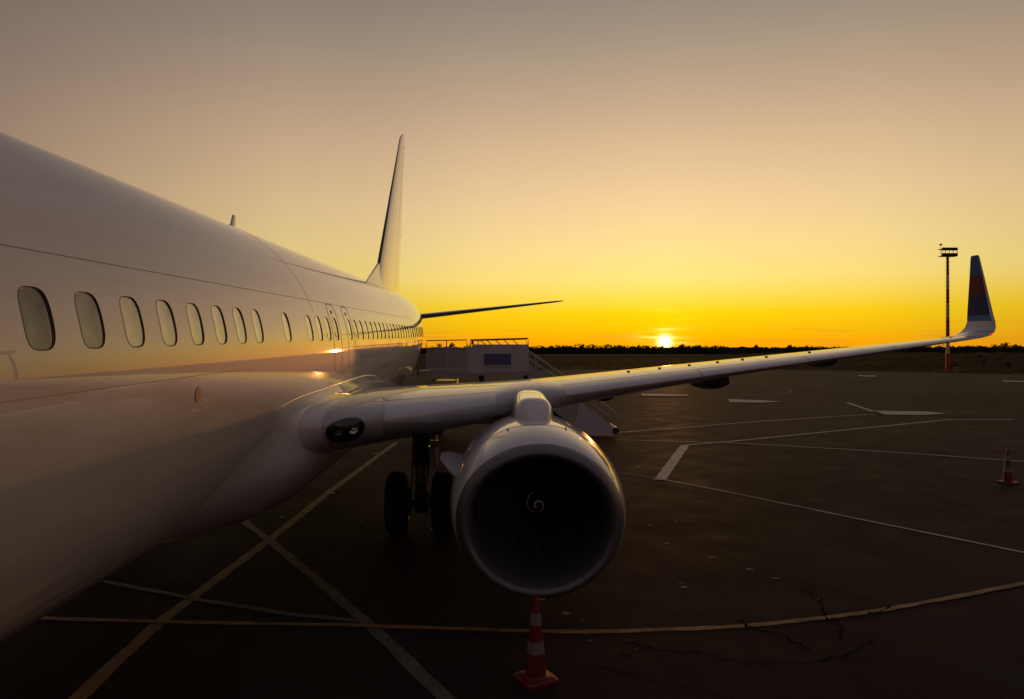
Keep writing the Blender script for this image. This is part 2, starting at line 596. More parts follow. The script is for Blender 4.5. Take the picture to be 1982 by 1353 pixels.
def build_ground():
    mb = MB()
    xs = [-6000, -3000, -1500, -700, -300, -150, -60] + [i * 10.0 for i in range(-3, 60)] + [700, 900, 1300, 2000, 3500, 6000]
    ys = [-3000, -800, -200, -60, 0, 60] + [80 + i * 8.0 for i in range(0, 90)] + [850, 1000, 1400, 2200, 4000, 7000]
    vs = [(x, y, bank_h(x, y)) for y in ys for x in xs]
    n = len(xs)
    fs = [(j * n + i, j * n + i + 1, (j + 1) * n + i + 1, (j + 1) * n + i) for j in range(len(ys) - 1) for i in range(n - 1)]
    mb.add(vs, fs)
    tag(mb.build("ground", GRASS, smooth=60), kind='structure')

    # apron slab
    edge = [(-260, -120), (200, -120), (200, -30), (112, 52), (79, 102), (62, 124), (52, 134), (40, 138), (10, 131), (-60, 126), (-260, 118)]
    mb = MB()
    mb.prism(edge, 2, -0.12, 0.0)
    tag(mb.build("apron", ASPHALT, smooth=0), kind='structure')
    # far runway strip
    mb = MB()
    mb.prism([(-400, 655), (420, 655), (420, 690), (-400, 690)], 2, -0.10, -0.03)
    tag(mb.build("runway", CONCRETE, smooth=0), kind='structure')


build_ground()


# ------------------------------------------------------------------ the airliner
# aircraft frame: origin at the height of the camera, y runs aft along the cabin, x to port, z up
TILT = radians(1.28)
ORG = Vector((0.0, 13.3, -3.6))
_p = Matrix.Rotation(TILT, 3, 'X') @ ORG + Vector((0, 0, CAM.z))
plane = empty("airliner", _p, (TILT, 0, 0))
tag(plane, "white twin engine passenger jet parked on the apron with a winglet and open gear", "airliner")


def apart(mb, name, m, smooth=35, parent=None, **kw):
    """a part of the airliner, or a sub-part when parent is one of its parts"""
    if parent is None:
        return mb.build(name, m, plane, smooth, loc=-ORG, **kw)
    return mb.build(name, m, parent, smooth, **kw)


f_a = curve1d([(-3.7, .03), (-3.2, .55), (-2.3, 1.05), (-1.0, 1.5), (0.3, 1.75), (1.5, 1.86), (2.5, 1.88), (21.0, 1.88), (22.2, 1.862),
               (23.2, 1.82), (24.5, 1.735), (26, 1.585), (28, 1.33), (30, 1.04), (32, .74), (34, .45), (35.6, .2)])
f_top = curve1d([(-3.7, -.72), (-3.2, -.35), (-2.3, .15), (-1.0, .95), (0.3, 1.40), (1.5, 1.57), (2.5, 1.59), (26, 1.59), (28, 1.57),
                 (30, 1.5), (32, 1.4), (34, 1.25), (35.6, 1.1)])
f_bot = curve1d([(-3.7, -.78), (-3.2, -1.35), (-2.3, -1.8), (-1.0, -2.12), (0.3, -2.28), (1.5, -2.33), (2.5, -2.34), (20.0, -2.34), (22, -2.2),
                 (24, -1.8), (26, -1.3), (28, -.8), (30, -.3), (32, .15), (34, .55), (35.6, .8)])


def fus(y):
    t, b = f_top(y), f_bot(y)
    zc = t - 0.478 * (t - b)
    return f_a(y), zc, t - zc, zc - b


def fus_pt(y, th, off=0.0):
    a, zc, ru, rb = fus(y)
    c = cos(th)
    p = Vector((a * sin(th), y, zc + (ru if c > 0 else rb) * c))
    if off:
        p += fus_n(y, th) * off
    return p


def fus_n(y, th):
    e = 1e-3
    du = fus_pt(y + e, th) - fus_pt(y - e, th)
    dv = fus_pt(y, th + e) - fus_pt(y, th - e)
    n = dv.cross(du)
    n.normalize()
    c = fus_pt(y, th) - Vector((0, y, fus(y)[1]))
    if n.dot(c) < 0:
        n = -n
    return n


def th_of_z(y, z):
    a, zc, ru, rb = fus(y)
    q = (z - zc) / (ru if z >= zc else rb)
    return acos(max(-1, min(1, q)))


WIN_Y0, PITCH_W, WIN_Z = 3.94, 0.506, 0.085
WIN_HW, WIN_HH = 0.128, 0.167
WIN_K = [k for k in range(-4, 41) if k not in (8, 10, 15)]
Z_HI, Z_LO = WIN_Z + 0.25, WIN_Z - 0.25
CW = [(cos(2 * pi * i / 32), sin(2 * pi * i / 32)) for i in range(32)]


def sq(c, s, n=3.6):
    r = (abs(c) ** n + abs(s) ** n) ** (-1.0 / n)
    return c * r, s * r


def build_fuselage():
    verts, norms, faces = [], [], []
    idx = {}

    def V(y, th):
        key = (round(y, 4), round(th, 5))
        if key in idx:
            return idx[key]
        i = len(verts)
        idx[key] = i
        verts.append(fus_pt(y, th))
        norms.append(fus_n(y, th))
        return i
    NS = 8
    k0, k1 = -4, 40
    ys = []
    for k in range(k0, k1 + 1):
        for j in range(NS):
            ys.append(WIN_Y0 + (k - 0.5 + j / NS) * PITCH_W)
    yw0 = ys[0]
    ys.append(WIN_Y0 + (k1 + 0.5) * PITCH_W)
    pre = [-3.7, -3.55, -3.35, -3.0, -2.6, -2.1, -1.5, -0.9, -0.2, 0.4, 1.0]
    pre = [y for y in pre if y < yw0 - 0.1]
    n_end = ys[-1]
    post = [n_end + (35.6 - n_end) * i / 24 for i in range(1, 25)]
    rows = pre + ys + post
    NT, NB, NO = 26, 34, 56

    def ths(y):
        a, b = th_of_z(y, min(Z_HI, f_top(y) - 0.35)), th_of_z(y, max(min(Z_LO, f_top(y) - 0.6), f_bot(y) + 0.1))
        if y > 29.5 or y < 0.5:
            a, b = 1.25, 1.5
        top = [a * i / NT for i in range(NT)]
        mid = [a + (b - a) * i / NS for i in range(NS)]
        low = [b + (pi - b) * i / NB for i in range(NB)]
        far = [pi + pi * i / NO for i in range(NO)]
        return top + mid + low + far
    T = [ths(y) for y in rows]
    n = len(T[0])
    p0 = len(pre)
    for r in range(len(rows) - 1):
        c = (r - p0) // NS + k0 if p0 <= r < p0 + len(ys) - 1 else None
        for j in range(n):
            if c in WIN_K and NT <= j < NT + NS:
                continue
            j2 = (j + 1) % n
            a = V(rows[r], T[r][j]); b = V(rows[r], T[r][j2]); d = V(rows[r + 1], T[r + 1][j]); e = V(rows[r + 1], T[r + 1][j2])
            faces.append((a, d, e, b))
    # cells with a window opening
    for k in WIN_K:
        r0 = p0 + (k - k0) * NS
        loop = []                                   # boundary in order
        for j in range(NS): loop.append((r0 + j, NT))
        for j in range(NS): loop.append((r0 + NS, NT + j))
        for j in range(NS): loop.append((r0 + NS - j, NT + NS))
        for j in range(NS): loop.append((r0, NT + NS - j))
        outer = [V(rows[r], T[r][j]) for r, j in loop]
        yc = WIN_Y0 + k * PITCH_W
        angs = []
        inner = []
        for r, j in loop:
            p = fus_pt(rows[r], T[r][j])
            ang = atan2((p.z - WIN_Z) / 0.25, (p.y - yc) / 0.254)
            u, w = sq(cos(ang), sin(ang))
            yy, zz = yc + u * WIN_HW, WIN_Z + w * WIN_HH
            inner.append(V(yy, th_of_z(yy, zz)))
        for i in range(32):
            q = (i + 1) % 32
            faces.append((outer[i], outer[q], inner[q], inner[i]))
    # end caps
    faces.append(tuple(V(rows[0], t) for t in T[0]))
    faces.append(tuple(V(rows[-1], t) for t in reversed(T[-1])))
    me = bpy.data.meshes.new("fuselage")
    me.from_pydata([tuple(v) for v in verts], [], faces)
    import bmesh
    bm = bmesh.new(); bm.from_mesh(me)
    bmesh.ops.recalc_face_normals(bm, faces=bm.faces)
    bm.to_mesh(me); bm.free()
    me.materials.append(WHITE)
    me.polygons.foreach_set('use_smooth', [True] * len(me.polygons))
    me.normals_split_custom_set_from_vertices([tuple(v) for v in norms])
    o = bpy.data.objects.new("fuselage", me)
    COL.objects.link(o)
    o.parent = plane
    o.location = -ORG
    return o


fuselage = build_fuselage()


def build_windows():
    rnd = random.Random(3)
    for k in WIN_K:
        yc = WIN_Y0 + k * PITCH_W
        def ring(scale_add, off):
            out = []
            for c, s in CW:
                u, w = sq(c, s)
                yy, zz = yc + u * (WIN_HW + scale_add), WIN_Z + w * (WIN_HH + scale_add)
                out.append(fus_pt(yy, th_of_z(yy, zz), off))
            return out
        mb = MB()
        mb.loft([ring(0.0035, 0.0012), ring(0.0, 0.002), ring(-0.001, -0.006), ring(-0.007, -0.008), ring(-0.008, -0.05)], True, False, False)
        w = apart(mb, "window", FRAME, 40)
        mb = MB()
        tx, tz = rnd.uniform(-.010, .010), rnd.uniform(-.010, .010)
        r1 = ring(-0.006, -0.0085)
        c = sum(r1, Vector()) / 32
        r1 = [p + Vector((((p.y - c.y) * tx + (p.z - c.z) * tz), 0, 0)) for p in r1]
        r0 = [c + (p - c) * 0.5 + fus_n(yc, th_of_z(yc, WIN_Z)) * 0.0012 for p in r1]
        o = mb.add(r1 + r0 + [c + fus_n(yc, th_of_z(yc, WIN_Z)) * 0.0016],
                   [(i, (i + 1) % 32, 32 + (i + 1) % 32, 32 + i) for i in range(32)] + [(32 + i, 32 + (i + 1) % 32, 64) for i in range(32)])
        apart(mb, "pane", PANE if k <= 0 else PANE_DIM if k in (1, 14, 23) else PANE_SHEEN, 60, w)  # pane colour steps lighter aft, painting in the stronger sky reflection


build_windows()


def strip_on_fuselage(name, pts, width, m, off=0.0015, parent=None):
    """pts: list of (y, z-or-theta tuple); a thin raised strip following the skin"""
    mb = MB()
    secs = []
    P = [fus_pt(y, th) for y, th in pts]
    for i, (y, th) in enumerate(pts):
        a = P[max(i - 1, 0)]; b = P[min(i + 1, len(P) - 1)]
        t = (b - a).normalized()
        n = fus_n(y, th)
        s = t.cross(n).normalized()
        w = width[i] if isinstance(width, list) else width
        p = P[i]
        secs.append([p - s * w / 2 - n * 0.002, p - s * w / 2 + n * off, p + s * w / 2 + n * off, p + s * w / 2 - n * 0.002])
    mb.loft(secs, True, True, True)
    return apart(mb, name, m, 30, parent)


def ylin(y0, y1, z, step=0.25):
    n = max(2, int((y1 - y0) / step))
    return [(y0 + (y1 - y0) * i / n, th_of_z(y0 + (y1 - y0) * i / n, z)) for i in range(n + 1)]


strip_on_fuselage("lap_joint", ylin(0.5, 21.5, 0.462), 0.0045, SEAM)
strip_on_fuselage("lap_joint", ylin(0.5, 7.2, -0.325), 0.0045, SEAM)
for yb, z0, z1 in ((9.92, 1.585, 0.30), (19.6, 1.58, 0.9)):
    a, b = th_of_z(yb, z0), th_of_z(yb, z1)
    strip_on_fuselage("frame_joint", [(yb, a + (b - a) * i / 24) for i in range(25)], 0.006, SEAM)
def overwing_exit(yc):
    zc_, hw, hh = -0.035, 0.262, 0.485
    mb = MB()
    def ring(d, off):
        out = []
        for i in range(48):
            c, s = cos(2 * pi * i / 48), sin(2 * pi * i / 48)
            u, w = sq(c, s, 5.0)
            yy, zz = yc + u * (hw + d), zc_ + w * (hh + d)
            out.append(fus_pt(yy, th_of_z(yy, zz), off))
        return out
    mb.loft([ring(0.009, -0.002), ring(0.008, 0.0025), ring(-0.004, 0.0025), ring(-0.005, -0.002)], True, False, False)
    o = apart(mb, "overwing_exit", SEAM, 30)
    mb = MB()
    def patch(dy, dz, a, b, off):
        return [fus_pt(yc + dy + a * c, th_of_z(yc + dy + a * c, zc_ + dz + b * s), off) for c, s in CW]
    r0, r1 = patch(-0.02, 0.37, 0.055, 0.028, -0.001), patch(-0.02, 0.37, 0.053, 0.026, 0.004)
    mb.loft([r0, r1], True, False, True)
    apart(mb, "exit_handle", SEAM, 30, o)


overwing_exit(WIN_Y0 + 14 * PITCH_W)
overwing_exit(WIN_Y0 + 16 * PITCH_W)

# small round port on the lower side
mb = MB()
def small_disc(yc, zc_, ry, rz, off):
    return [fus_pt(yc + ry * c, th_of_z(yc + ry * c, zc_ + rz * s), off) for c, s in CW]
mb.loft([small_disc(5.92, -0.475, .052, .062, -.001), small_disc(5.92, -0.475, .050, .060, .004)], True, False, True)
apart(mb, "drain_port", mat("port_brown", (0.22, 0.09, 0.06), 0.5), 30)

# blade antenna on the crown
def blade(mb, base, h, c0, c1, sweep, th, d=(0, 0, 1)):
    secs = []
    d = Vector(d)
    side = d.cross(Vector((0, 1, 0))).normalized()
    for s in (0, .5, .9, 1.0):
        c = (c0 + (c1 - c0) * s) * (0.8 if s == 1.0 else 1)
        o = Vector(base) + d * h * s + Vector((0, sweep * s, 0))
        sec = []
        for i in range(12):
            a = 2 * pi * i / 12
            sec.append(o + Vector((0, -cos(a) * c / 2 + c / 2, 0)) + side * sin(a) * th / 2 * (1 - .4 * s))
        secs.append(sec)
    mb.loft(secs)
mb = MB(); blade(mb, (0, 11.7, 1.56), 0.36, .34, .16, .22, .05)
apart(mb, "blade_antenna", WHITE2, 50)
mb = MB(); blade(mb, (0, 7.1, -2.30), 0.30, .40, .2, .15, .05, (0, 0, -1))
apart(mb, "blade_antenna", WHITE2, 50)


# ---- wing to body fairing
def fairing():
    wtab = curve1d([(6.4, 0.0), (6.9, 0.02), (7.5, 0.13), (8.3, 0.42), (9.1, 0.76), (10.4, 1.0), (15.0, 1.0), (17.5, 0.7), (19.5, 0.2), (20.5, 0.0)])
    ztop = curve1d([(6.4, -1.75), (7.0, -1.35), (7.6, -1.02), (8.4, -.84), (9.4, -.76), (13.0, -.74), (15.0, -.84), (17.0, -1.2), (20.5, -1.9)])
    secs = []
    ys = [6.4 + (20.5 - 6.4) * i / 80 for i in range(81)]
    NN = 40
    for y in ys:
        w, zt = wtab(y), ztop(y)
        th0 = th_of_z(y, zt)
        sec = []
        for side in (1, -1):
            pts = []
            for i in range(NN + 1):
                s = i / NN
                th = th0 + (pi - th0) * s
                p = fus_pt(y, th)
                base = Vector((p.x, 0, p.z)) * 1.0
                base.x *= 0.985
                # bulged outline: squarish below
                ang = (1 - s) * radians(88)
                u, v = sq(sin(ang) if ang > 0 else 0, cos(ang), 2.9)
                full = Vector((1.97 * u, 0, zt - 0.02 - (2.50 + zt) * v * 1.0))
                lip = min(1.0, s / .34)
                lip = lip * lip * (3 - 2 * lip)
                full.x = full.x * lip + base.x * (1 - lip)
                q = base * (1 - w) + full * w
                pts.append(Vector((q.x * side, y, q.z)))
            if side == 1:
                sec += pts
            else:
                sec += list(reversed(pts))[1:]
        secs.append(sec)
    mb = MB()
    mb.loft(secs, True, True, True)
    return apart(mb, "wing_body_fairing", WHITE2, 50)


fairing()


def fairing_edge():
    zt = curve1d([(7.3, -1.03), (7.9, -.87), (8.6, -.785), (9.4, -.755), (13.0, -.735), (14.6, -.80)])
    mb = MB()
    pts = [8.3 + (14.6 - 8.3) * i / 40 for i in range(41)]
    mb.tube([fus_pt(y, th_of_z(y, zt(y)), .004) for y in pts], [.003 + .008 * min(1, i / 25, (40 - i) / 6) for i in range(41)], 8)
    apart(mb, "fairing_edge_strip", SLAT, 60)


fairing_edge()

# ---- wing
w_le = lerp1d([(0.8, 8.62), (1.9, 9.35), (2.6, 9.80), (4.73, 11.2), (16.6, 18.4)])
w_te = lerp1d([(0.8, 17.1), (5.4, 17.0), (16.6, 19.78)])
w_z = lerp1d([(0.8, -1.27), (1.9, -1.19), (4.73, -.995), (16.6, -.03)])
w_t = lerp1d([(0.8, .13), (2.2, .125), (4.73, .112), (9, .105), (16.6, .095)])
w_uf = lerp1d([(0.8, .66), (3.0, .64), (4.73, .60), (9.0, .66), (16.6, .75)])      # share of thickness above the chord line
w_lf = lerp1d([(0.8, 1.05), (3.2, 1.05), (4.73, .98), (7.0, .75), (9.0, .62), (16.6, .5)])


def naca(xc):
    return 5 * (.2969 * sqrt(max(xc, 0)) - .126 * xc - .3516 * xc**2 + .2843 * xc**3 - .1036 * xc**4)


def wing_pt(x, t):
    """t -1..0 lower surface from trailing to leading edge, 0..1 upper surface from leading to trailing edge"""
    le, te, zl, tk, uf = w_le(x), w_te(x), w_z(x), w_t(x), w_uf(x)
    c = te - le
    xc = t * t                                            # dense near the leading edge
    y = le + c * xc
    h = naca(xc) * tk * c
    z = zl + (h * uf if t > 0 else -h * w_lf(x))
    z += -0.012 * c * xc
    return Vector((x, y, z))


def wing_n(x, t):
    e = 1e-3
    a = wing_pt(x, t + e) - wing_pt(x, t - e)
    b = wing_pt(x + e, t) - wing_pt(x - e, t)
    n = b.cross(a)
    n.normalize()
    return n


NT_W = 36
TS = [-1 + i / NT_W for i in range(NT_W)] + [0.0] + [(i + 1) / NT_W for i in range(NT_W)]


def build_wing():
    xs = [0.8, 1.3, 1.9, 2.4, 3.0, 3.6, 4.2, 4.73, 5.4, 6.2, 7.2, 8.4, 9.6, 11, 12.4, 13.8, 15.2, 16.1]
    mb = MB()
    mb.loft([[wing_pt(x, t) for t in TS] for x in xs], True, True, True)
    return apart(mb, "wing", WING_GREY, 50)


wing = build_wing()


def wing_patch(name, x0, x1, t0, t1, off, m, nx=10, nt=16, parent=None, smooth=40):
    """a plate lying proud on the wing skin"""
    mb = MB()
    def row(x, o, tt):
        return [wing_pt(x, t) + wing_n(x, t) * o for t in tt]
    tt = [t0 + (t1 - t0) * i / nt for i in range(nt + 1)]
    secs = []
    for i in range(nx + 1):
        x = x0 + (x1 - x0) * i / nx
        up = row(x, off, tt)
        lo = row(x, -0.004, tt)
        secs.append(up + list(reversed(lo)))
    mb.loft(secs, True, True, True)
    return apart(mb, name, m, smooth, parent)


for xa, xb in ((2.72, 4.28), (5.30, 7.85), (7.88, 10.45), (10.48, 13.05), (13.08, 15.95)):
    wing_patch("slat", xa, xb, -0.20, 0.275, 0.007, SLAT)
for xa, xb in ((2.3, 3.6), (3.64, 4.9), (4.94, 6.9), (6.94, 9.4), (9.44, 12.2), (12.24, 15.4)):
    wing_patch("skin_panel", xa, xb, 0.295, 0.70, 0.0025, WING_GREY, 8, 8)

for x in (6.65, 7.30, 7.95, 8.60, 9.20, 9.80, 10.95):
    mb = MB()
    p = wing_pt(x, 0.50); n = wing_n(x, 0.5)
    mb.box(p + n * 0.012, (0.04, 0.07, 0.026), None)
    apart(mb, "vortex_generator", BLACK, 0)

# winglet, blended, striped
def build_winglet():
    st = [  # le x, y, z, chord, bank degrees, thickness
        (16.10, 18.10, -.071, 1.62, 0, .095), (16.35, 18.25, -.050, 1.54, 8, .095), (16.58, 18.39, .000, 1.46, 24, .095),
        (16.74, 18.52, .085, 1.38, 45, .09), (16.84, 18.64, .20, 1.26, 66, .085), (16.88, 18.74, .36, 1.14, 78, .08),
        (16.90, 18.85, .52, 1.07, 82, .08), (16.945, 19.14, 1.05, .84, 83, .075), (16.985, 19.43, 1.60, .60, 83, .075),
        (17.02, 19.70, 2.10, .38, 83, .07), (17.023, 19.76, 2.16, .30, 83, .05)]
    secs = []
    for x, y, z, c, bk, tk in st:
        x += .07 * min(1.0, max(0.0, (x - 16.35) / .45)) + .035 * max(0.0, z)
        nrm = Vector((-sin(radians(bk)), 0, cos(radians(bk))))
        sec = []
        for t in TS:
            xc = t * t
            h = naca(xc) * tk * c * (0.62 if t > 0 else -0.55)
            sec.append(Vector((x, y + c * xc, z)) + nrm * h)
        secs.append(sec)
    def mf(i, j):
        le = abs(TS[min(j, len(TS) - 1)]) < 0.36
        if i < 6 or le: return 0
        return {6: 1, 7: 2, 8: 3}.get(i, 4)
    mb = MB()
    # band limits: white foot, sky blue, navy, red, slate top
    extra = []
    mb.loft(secs, True, True, True, mfun=lambda i, j: (0 if (i < 5 or abs(TS[min(j, len(TS) - 1)]) < 0.30) else
                                                       (1 if i == 5 else 2 if i == 6 else 3 if i == 7 else 4)))
    return apart(mb, "winglet", [WING_GREY, WL_BLUE, WL_NAVY, WL_RED, WL_TOP], 50)


winglet = build_winglet()
mb = MB()
secs = []
for k in range(7):
    a = pi * k / 6
    r = .022 * sin(a) + .001
    secs.append([Vector((16.64, 18.42 - .06 * cos(a), .005)) + Vector((cos(2 * pi * i / 10) * r, 0, sin(2 * pi * i / 10) * r)) for i in range(10)])
mb.loft(secs)
apart(mb, "navigation_light", NAV_RED, 60)

# flap track fairings under the wing
def canoe(x, y0, y1, zt, w, h):
    mb = MB()
    secs = []
    for i in range(19):
        s = i / 18
        r = (sin(pi * min(1, s * 1.9) / 2) ** .6) * (1 if s < .5 else (1 - ((s - .5) / .5) ** 2.2)) + .01
        y = y0 + (y1 - y0) * s
        sec = []
        for k in range(20):
            a = 2 * pi * k / 20
            u, v = sq(cos(a), sin(a), 2.4)
            sec.append(Vector((x + u * w * r, y, zt + .10 - h * .5 + v * h * r * .6 - .05 * s)))
        secs.append(sec)
    mb.loft(secs)
    apart(mb, "flap_track_fairing", FAIRING_GREY, 60)
canoe(8.95, 15.0, 18.6, -.84, .26, .42)
canoe(6.55, 15.0, 18.2, -1.05, .26, .46)
canoe(12.3, 17.4, 19.6, -.55, .17, .30)

# inboard leading edge glove panel with the landing light
def landing_light():
    x0, t0 = 2.27, -0.05
    def pt(u, v, off):
        x, t = x0 + u, t0 + v
        return wing_pt(x, t) + wing_n(x, t) * off
    mb = MB()
    secs = []
    for r, off in ((1.06, -.004), (1.04, .006), (.96, .010), (.90, .004), (.6, .010), (.25, .014), (.02, .015)):
        secs.append([pt(.215 * r * c + .03 * r * s, .135 * r * s, off) for c, s in CW])
    mb.loft(secs, True, False, True)
    o = apart(mb, "landing_light", LENS, 40)
    for du, rad in ((-.085, .062), (.085, .072)):
        mb = MB()
        secs = []
        c0 = pt(du, .0, .012)
        n = wing_n(x0 + du, t0)
        n = Vector((.15, -1, .1)).normalized()
        sx = n.cross(Vector((0, 0, 1))).normalized(); sz = sx.cross(n)
        for r, d in ((1.0, -.02), (1.0, .012), (.9, .014), (.82, .004), (.35, -.002), (.30, .010), (.02, .013)):
            secs.append([c0 + n * d + (sx * cos(2 * pi * i / 24) + sz * sin(2 * pi * i / 24)) * rad * r for i in range(24)])
        mb.loft(secs, True, False, True, mfun=lambda i, j: 0 if i in (0, 1) else 1)
        apart(mb, "lamp", [DARK_STEEL, LENS if du < 0 else MIRROR], 40, o)


landing_light()

# root fillet sweeping over the leading edge
def root_fillet():
    mb = MB()
    secs = []
    for i in range(25):
        s = i / 24
        x = 1.50 + .50 * s
        g = .10 * (1 - s) ** 1.6 + .006
        row = []
        tt = [-.55 + 1.15 * k / 40 for k in range(41)]
        for t in tt:
            fade = max(0.0, 1 - max(0, (t - .30) / .30)) if t > 0 else max(0.0, 1 - max(0, (-t - .2) / .35))
            p = wing_pt(x, t) + wing_n(x, t) * (g * (1.7 if t > 0 else 1.2) * fade + .003)
            row.append(p)
        secs.append(row + [wing_pt(x, t) - wing_n(x, t) * .01 for t in reversed(tt)])
    mb.loft(secs, True, True, True)
    apart(mb, "root_fillet", WHITE2, 50)


root_fillet()

# ---- pylon and engine
EX, EZ = 4.73, -2.05
def pylon():
    tab_w = curve1d([(9.38, .05), (9.5, .16), (9.65, .225), (9.85, .255), (10.2, .265), (12.5, .25), (15.0, .1)])
    tab_t = curve1d([(9.38, -1.12), (9.5, -1.02), (9.65, -.925), (9.85, -.85), (10.2, -.845), (10.8, -.83), (11.6, -.85), (12.5, -.9), (15.0, -1.2)])
    mb = MB()
    secs = []
    for y in (9.38, 9.42, 9.5, 9.57, 9.65, 9.75, 9.85, 10.0, 10.2, 10.5, 10.8, 11.2, 11.6, 12.0, 12.5, 13.5, 15.0):
        w, zt = tab_w(y), tab_t(y)
        zb = -1.45
        zc_, h = (zt + zb) / 2, (zt - zb) / 2
        sec = []
        for i in range(40):
            u, v = sq(cos(2 * pi * i / 40), sin(2 * pi * i / 40), 3.2)
            sec.append(Vector((EX + w * u * (1 + .32 * max(0.0, .42 - v) ** 1.6), y, zc_ + h * v)))
        secs.append(sec)
    mb.loft(secs)
    apart(mb, "pylon", WHITE2, 50)
    for sx in (-1, 1):
        m2 = MB()
        m2.tube([(EX + sx * .06, 9.50, -1.045), (EX + sx * .11, 9.515, -1.052), (EX + sx * .15, 9.545, -1.075)], .005, 6)
        apart(m2, "latch_slot", SEAM_D, 0)
    # fairing that carries the pylon over the leading edge
    mb = MB()
    secs = []
    for i in range(13):
        s = -1 + 2 * i / 12
        x = EX + .52 * s
        g = .05 * (1 - s * s) ** 1.2 + .009
        tt = [-.22 + .64 * k / 24 for k in range(25)]
        secs.append([wing_pt(x, t) + wing_n(x, t) * g for t in tt] + [wing_pt(x, t) - wing_n(x, t) * .01 for t in reversed(tt)])
    mb.loft(secs)
    apart(mb, "pylon_fairing", WING_GREY, 40)


pylon()


def nac_ring(y, r, n=96, squash=True):
    zc_ = EZ - (0.035 * max(0.0, (9.05 - y) / .9))
    out = []
    for i in range(n):
        a = 2 * pi * i / n
        c, s = cos(a), sin(a)
        ks = (.90 if s > 0 else .945) if squash else 1.0
        # flattened chin
        k = 1.0
        out.append(Vector((EX + r * c, y, zc_ + r * s * ks)))
    return out


engine = empty("engine", -ORG)
engine.parent = plane

def eng(mb, name, m, smooth=40):
    return mb.build(name, m, engine, smooth)


mb = MB()
prof = [(8.285, .952), (8.34, .974), (8.45, 1.0), (8.6, 1.024), (8.8, 1.045), (9.1, 1.064), (9.5, 1.07), (10.1, 1.062), (10.8, 1.02), (11.5, .94), (12.2, .82), (12.6, .74), (12.6, .70), (12.0, .72)]
mb.loft([nac_ring(y, r) for y, r in prof], True, False, False)
eng(mb, "cowl", WHITE2, 50)
mb = MB()
prof = [(8.29, .949), (8.285, .952), (8.24, .934), (8.20, .915), (8.17, .893), (8.155, .872), (8.150, .852), (8.155, .832), (8.17, .812), (8.20, .795), (8.25, .782), (8.32, .775), (8.40, .773)]
mb.loft([nac_ring(y, r) for y, r in prof], True, False, False)
eng(mb, "inlet_lip", LIP, 50)
mb = MB()
prof = [(8.40, .773), (8.6, .775), (8.9, .780), (9.25, .785), (9.6, .77)]
mb.loft([nac_ring(y, r) for y, r in prof], True, False, False)
eng(mb, "inlet_liner", LINER, 50)
mb = MB()
mb.loft([[Vector((EX + r * cos(2 * pi * i / 48), 9.52, EZ + r * .92 * sin(2 * pi * i / 48))) for i in range(48)] for r in (.80, .02)], True, False, True)
eng(mb, "fan_stator", BLACK, 0)
# seams round the cowl
for y, r in ((9.02, 1.061), (10.35, 1.052)):
    mb = MB()
    mb.loft([nac_ring(y - .004, r), nac_ring(y - .003, r + .003), nac_ring(y + .003, r + .003), nac_ring(y + .004, r)], True, False, False)
    eng(mb, "cowl_seam", SEAM, 40)
mb = MB()
prof = [(8.80, .005), (8.815, .03), (8.86, .075), (8.95, .14), (9.06, .20), (9.18, .235)]
mb.loft([[Vector((EX + r * cos(2 * pi * i / 32), y, EZ + r * sin(2 * pi * i / 32))) for i in range(32)] for y, r in prof], True, True, False)
eng(mb, "spinner", BLACK, 50)
mb = MB()
L_, R_ = [], []
for i in range(41):
    s = i / 40
    a = radians(250) - s * radians(500)
    r = .028 + .115 * s ** 1.4
    def sp_y(rr):
        pts = [(0, 8.797), (.03, 8.812), (.075, 8.857), (.14, 8.947), (.20, 9.057)]
        return lerp1d(pts)(rr)
    w = .022 * (1 - .55 * s)
    for lst, rr in ((L_, r - w / 2), (R_, r + w / 2)):
        lst.append(Vector((EX + rr * cos(a), sp_y(rr) - .004, EZ + rr * sin(a))))
mb.loft([[l, r_, r_ + Vector((0, .003, 0)), l + Vector((0, .003, 0))] for l, r_ in zip(L_, R_)])
eng(mb, "spinner_spiral", mat("spiral_white", (0.7, 0.7, 0.7), 0.5), 0)
blade_mb = MB()
secs = []
for i in range(9):
    s = i / 8
    r = .20 + .565 * s
    ch = .15 + .10 * s
    tw = radians(25 + 33 * s)
    sec = []
    for k in range(10):
        a = 2 * pi * k / 10
        u, v = cos(a) * ch / 2, sin(a) * .012 * (1 - .5 * s)
        sec.append(Vector((u * sin(tw) + v * cos(tw) + .03 * sin(s * 3), 9.22 - u * cos(tw) * -1 + v * sin(tw), r)))
    secs.append(sec)
blade_mb.loft(secs)
b0 = eng(blade_mb, "fan_blade", BLADE, 60)
b0.location = (EX, 0, EZ)
for k in range(1, 24):
    b = b0.copy()
    COL.objects.link(b)
    b.parent = engine
    b.rotation_euler = (0, 2 * pi * k / 24, 0)
# exhaust core
mb = MB()
prof = [(12.0, .55), (12.6, .53), (13.4, .40), (13.9, .32), (13.9, .28), (13.2, .28)]
mb.loft([nac_ring(y, r, 48) for y, r in prof], True, False, False)
eng(mb, "exhaust_nozzle", DARK_STEEL, 40)
mb = MB()
prof = [(13.2, .22), (13.9, .17), (14.4, .03)]
mb.loft([nac_ring(y, r, 32) for y, r in prof], True, False, True)
eng(mb, "exhaust_plug", DARK_STEEL, 40)
